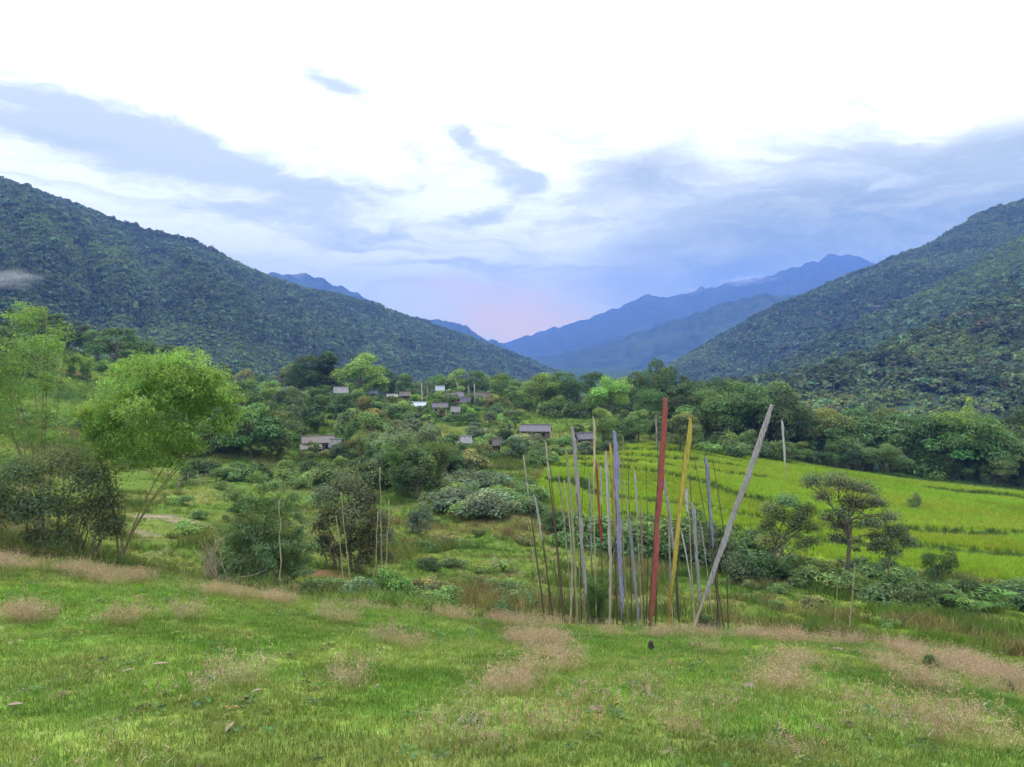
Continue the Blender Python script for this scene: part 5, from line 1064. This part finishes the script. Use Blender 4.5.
FP += [
 ('thin pale bamboo between the leftmost pole and the short white rag', 550, 530, 540, 28.0, PALE, .018, None),
 ('short crooked brown stick at the foot of the leftmost poles', 559, 553, 560, 26.9, BRN, .02, None),
 ('thin pale pole with a faded greenish strip left of the wide grey white flag', 586, 577, 462, 27.8, PALE, .022, (GRN, 468, 540, 3, 1)),
 ('crooked dark stick leaning right across the wide grey white flag', 579, 590, 500, 28.3, DKP, .018, None),
 ('slim pole with a narrow lavender strip just left of the tall pale yellow rag', 594, 588, 470, 28.1, BRN, .022, (LAV, 474, 560, 3, 1)),
 ('short pale stick standing low between the white and blue violet flags', 616, 617, 540, 26.9, PALE, .02, None),
 ('slim stick with a faded pink strip right of the narrow purple flag', 647, 640, 500, 28.0, BRN, .02, ((0.4, 0.25, 0.25), 505, 570, 2.6, 1)),
 ('slim crooked stick under the blue grey flag leaning left', 717, 700, 520, 28.4, PALE, .02, (GRY, 524, 560, 2.6, 1)),
 ('thin brown stick leaning left just inside the leftmost prayer pole', 551, 540, 520, 27.0, DKP, .022, None),
 ('pale stick with a thin grey strip left of the greenish flag', 574, 558, 470, 27.3, PALE, .022, (GRY, 474, 560, 2.6, 1)),
 ('thin greenish stick close right of the narrow yellow green flag', 581, 575, 505, 26.9, GRN, .02, None),
 ('brown stick crossing low behind the wide grey white flag', 576, 596, 520, 27.9, BRN, .024, None),
 ('thin pole with a wisp of white cloth right of the tall pale yellow rag', 602, 600, 462, 27.6, DKP, .02, (WHT, 465, 505, 3, 1)),
 ('dark stick standing between the white and golden yellow flags', 613, 611, 490, 27.2, DKP, .022, None),
 ('pale grey stick with a shredded strip between purple and red flags', 645, 634, 468, 27.7, PALE, .022, (WHT, 472, 520, 3, 1)),
 ('thin dark pole far behind the gap left of the red flag', 648, 646, 455, 28.2, DKP, .018, None),
 ('grey stick with a narrow faded strip between red and yellow flags', 676, 668, 500, 27.6, PALE, .024, (GRY, 505, 590, 3.2, 1)),
 ('dark stick standing just right of the bright yellow flag', 684, 680, 545, 26.8, DKP, .026, None),
 ('pale stick leaning left under the long dirty white flag', 701, 679, 520, 27.4, PALE, .024, (WHT, 530, 600, 2.6, 1)),
 ('brown stump of a broken pole beside the blue grey flag', 719, 716, 520, 27.0, BRN, .03, None),
]
for L_, ub, ut, vt, yd, pc, r0, fl in FP: flag_pole(L_, ub, ut, vt, yd, pc, r0, fl)
flag_pole('distant pole with a narrow white flag at the back edge of the rice', 787, 781, 419, 112, PALE, .05, (WHT, 420, 466, 4.0, 1), group='distant flag poles')
for L_, ub, ut, vt, yd, fl in [('thin flag pole with a pale flag standing right behind the pale blue tin roof', 422, 421, 382, 196, (WHT, 383, 402, 2, 1)), ('flag pole with a pinkish rag above the dark village longhouse', 458, 457, 381, 225, ((0.5, 0.4, 0.36), 382, 394, 2.4, 1)),
       ('flag pole with a white rag behind the right edge of the village', 469, 468, 384, 228, (WHT, 385, 395, 2.0, 1)), ('short flag pole with two rags beside the low brown roofed house', 475, 474, 383, 230, (WHT, 384, 397, 2.0, 1)), ('slim pole with a greenish flag in front of the village longhouse', 428, 427, 385, 200, (GRN, 386, 398, 1.8, 1))]:
    flag_pole(L_, ub, ut, vt, yd, PALE, 0.07, fl, group='flag poles in the village')

# pale stakes by the dark tree
def stake(label, ub, ut, vt, yd, c_=(0.38, 0.37, 0.23), r=0.03):
    x = (ub - 512) / F * yd; z0 = gz(x, yd); top = px_dir(ut, vt) * (yd + 0.2); mb = MB(); t_ = np.linspace(0, 1, 9)[:, None]; b = np.array([x, yd, z0 - 0.2]); P = b * (1 - t_) + top * t_ - np.array([x, yd, z0]); P[1:-1] += rng.normal(size=(7, 3)) * 0.03
    rad = np.linspace(r, r * 0.6, 9); rad[::2] *= 1.1; mb.tube(P, rad, 7); o = link('bamboo_stake', mb.mesh('bamboo_stake', POLE, True), None, (x, yd, z0)); o.color = (*c_, 1); tag(o, label, 'stake', 'pale bamboo stakes near the dark tree')
for a in [('short pale stake, leftmost of the pair before the dark tree', 344, 336, 516, 36), ('taller pale stake of the pair before the dark tree', 349, 341, 492, 37.5), ('leaning pale stake right of the dark tree', 372, 378, 512, 38), ('tallest pale stake right of the dark tree', 381, 380, 467, 39),
          ('pale stake leaning right, farthest right of those by the dark tree', 384, 389, 500, 38.5), ('thin pale stake in front of the feathery bamboo thicket', 279, 279, 500, 30.5), ('short pale stake behind the feathery bamboo thicket', 230, 229, 487, 50)]: stake(*a)
# heap of dry sticks
mb = MB(); x0, y0, z0 = hit(212, 584); y0 = 29.5; x0 = (212 - 512) / F * y0; z0 = gz(x0, y0)
for i in range(46):
    b = np.array([rng.normal() * 0.28, rng.normal() * 0.2, 0.0]); e = np.array([-0.1 + rng.normal() * 0.22, rng.normal() * 0.2, 0.8 + 1.1 * rng.random()]) if i < 30 else b + np.array([rng.normal() * 0.8, rng.normal() * 0.4, 0.15 + 0.2 * rng.random()])
    mb.tube(branch_curve(b, e, 0.02, 4), np.linspace(0.022, 0.008, 4), 5)
o = link('stick_heap', mb.mesh('stick_heap', DRYWOOD), None, (x0, y0, z0)); tag(o, 'heap of dry brown sticks leaning together beside the feathery bamboo thicket', 'stick heap')
# fence at the left field
FL = [(178, 490), (200, 484), (225, 478), (250, 474), (275, 471), (292, 468)]; fp = [hit(u, v) for u, v in FL]; dense = []
for a, b in zip(fp[:-1], fp[1:]):
    n = max(2, int(np.linalg.norm(b - a) / 0.9)); dense += [a + (b - a) * k / n for k in range(n)]
root = empty('brush_fence', fp[0]); tag(root, 'dark stake and rail fence along the edge of the left field', 'fence'); dense = [np.array([q[0], q[1], gz(q[0], q[1])]) for q in dense]
for i, q_ in enumerate(dense[::3]):
    mb = MB(); e = q_ - fp[0]; mb.tube([e - [0, 0, 0.3], e + [rng.normal() * 0.05, 0, 1.3 + rnd(-0.15, 0.3)]], [0.07, 0.05], 6); link('post', mb.mesh('post', DRYWOOD), root)
for hh in (0.45, 0.95):
    mb = MB(); mb.tube([q_ - fp[0] + [0, -0.06, hh + rng.normal() * 0.04] for q_ in dense], 0.045, 5); link('rail', mb.mesh('rail', BARK), root)
# small things on the meadow
def stump(label, u, vb, hpx, r):
    g = hit(u, vb); h = hpx / F * g[1]; mb = MB(); mb.tube([[0, 0, -0.08], [0.005, 0, h * 0.35], [-0.01, 0.01, h * 0.8], [0.01, 0, h]], [r * 1.25, r, r * 0.85, r * 0.55], 8); o = link('burnt_stump', mb.mesh('burnt_stump', CHAR, True), None, tuple(g)); tag(o, label, 'stump', 'charred stumps on the meadow')
stump('short charred stump on the meadow in front of the red flag', 651, 651, 10, 0.07)
stump('charred stump at the right edge of the meadow', 1010, 691, 9, 0.06)
def rock(label, u, v, s):
    g = hit(u, v); V_, f_, _ = ico_blob(int(u)); o = link('stone', mesh_np('stone', V_ * np.array([s, s * 0.7, s * 0.55]), f_, STONE), None, (g[0], g[1], g[2] + s * 0.12)); tag(o, label, 'stone')
rock('brown stone lying in the grass right of the centre of the meadow', 748, 687, 0.11)
rock('small dark stone near the right end of the meadow rim', 838, 650, 0.13)
dl = MB(); 
def dry_leaf(label, u, v, L, a):
    L = L * 0.62
    g = hit(u, v); mb = MB(); t_ = np.linspace(0, 1, 6); P = np.stack([(t_ - 0.5) * L, np.zeros(6), 0.03 + 0.015 * np.sin(t_ * 3.1)], 1); wv = 0.008 + L * 0.13 * np.sin(t_ * math.pi); V_ = np.concatenate([P - np.array([0, 1, 0]) * wv[:, None], P + np.array([0, 1, 0]) * wv[:, None], P - np.array([0, 1, 0.008]) * wv[:, None] - [0, 0, .006], P + np.array([0, 1, 0]) * wv[:, None] - [0, 0, .006]])
    f4 = [(i, i + 1, 6 + i + 1, 6 + i) for i in range(5)] + [(12 + i, 18 + i, 18 + i + 1, 12 + i + 1) for i in range(5)]; mb.add(V_, f4=f4); o = link('dry_leaf', mb.mesh('dry_leaf', POLE), None, (g[0], g[1], g[2] + 0.05)); o.rotation_euler = (rng.normal() * 0.15, rng.normal() * 0.15, a); o.color = (0.27, 0.23, 0.16, 1); tag(o, label, 'dry leaf', 'dry leaves in the meadow grass')
dry_leaf('pale dry bamboo leaf lying left of the brown grass tuft', 160, 670, 0.34, 0.5)
dry_leaf('thin pale dry leaf lying just below the pale leaf at the left', 128, 677, 0.26, 0.4)
dry_leaf('whitish upright leaf low in the meadow below the brown grass tuft', 231, 735, 0.22, 1.3)
dry_leaf('straw coloured leaf at the lower left edge of the meadow', 15, 712, 0.26, 0.1)
dry_leaf('pale leaf in the grass right of the brown grass tuft', 257, 698, 0.2, 0.6)
dry_leaf('small pale leaf in the middle of the meadow below the rim', 378, 692, 0.16, 1.0)
for o in bpy.data.objects:
    if len(str(o.get('label', '')).split()) > 16: print('LONG', o.name, o['label'])
print('plants', len(TREES), 'objects', len(bpy.data.objects))
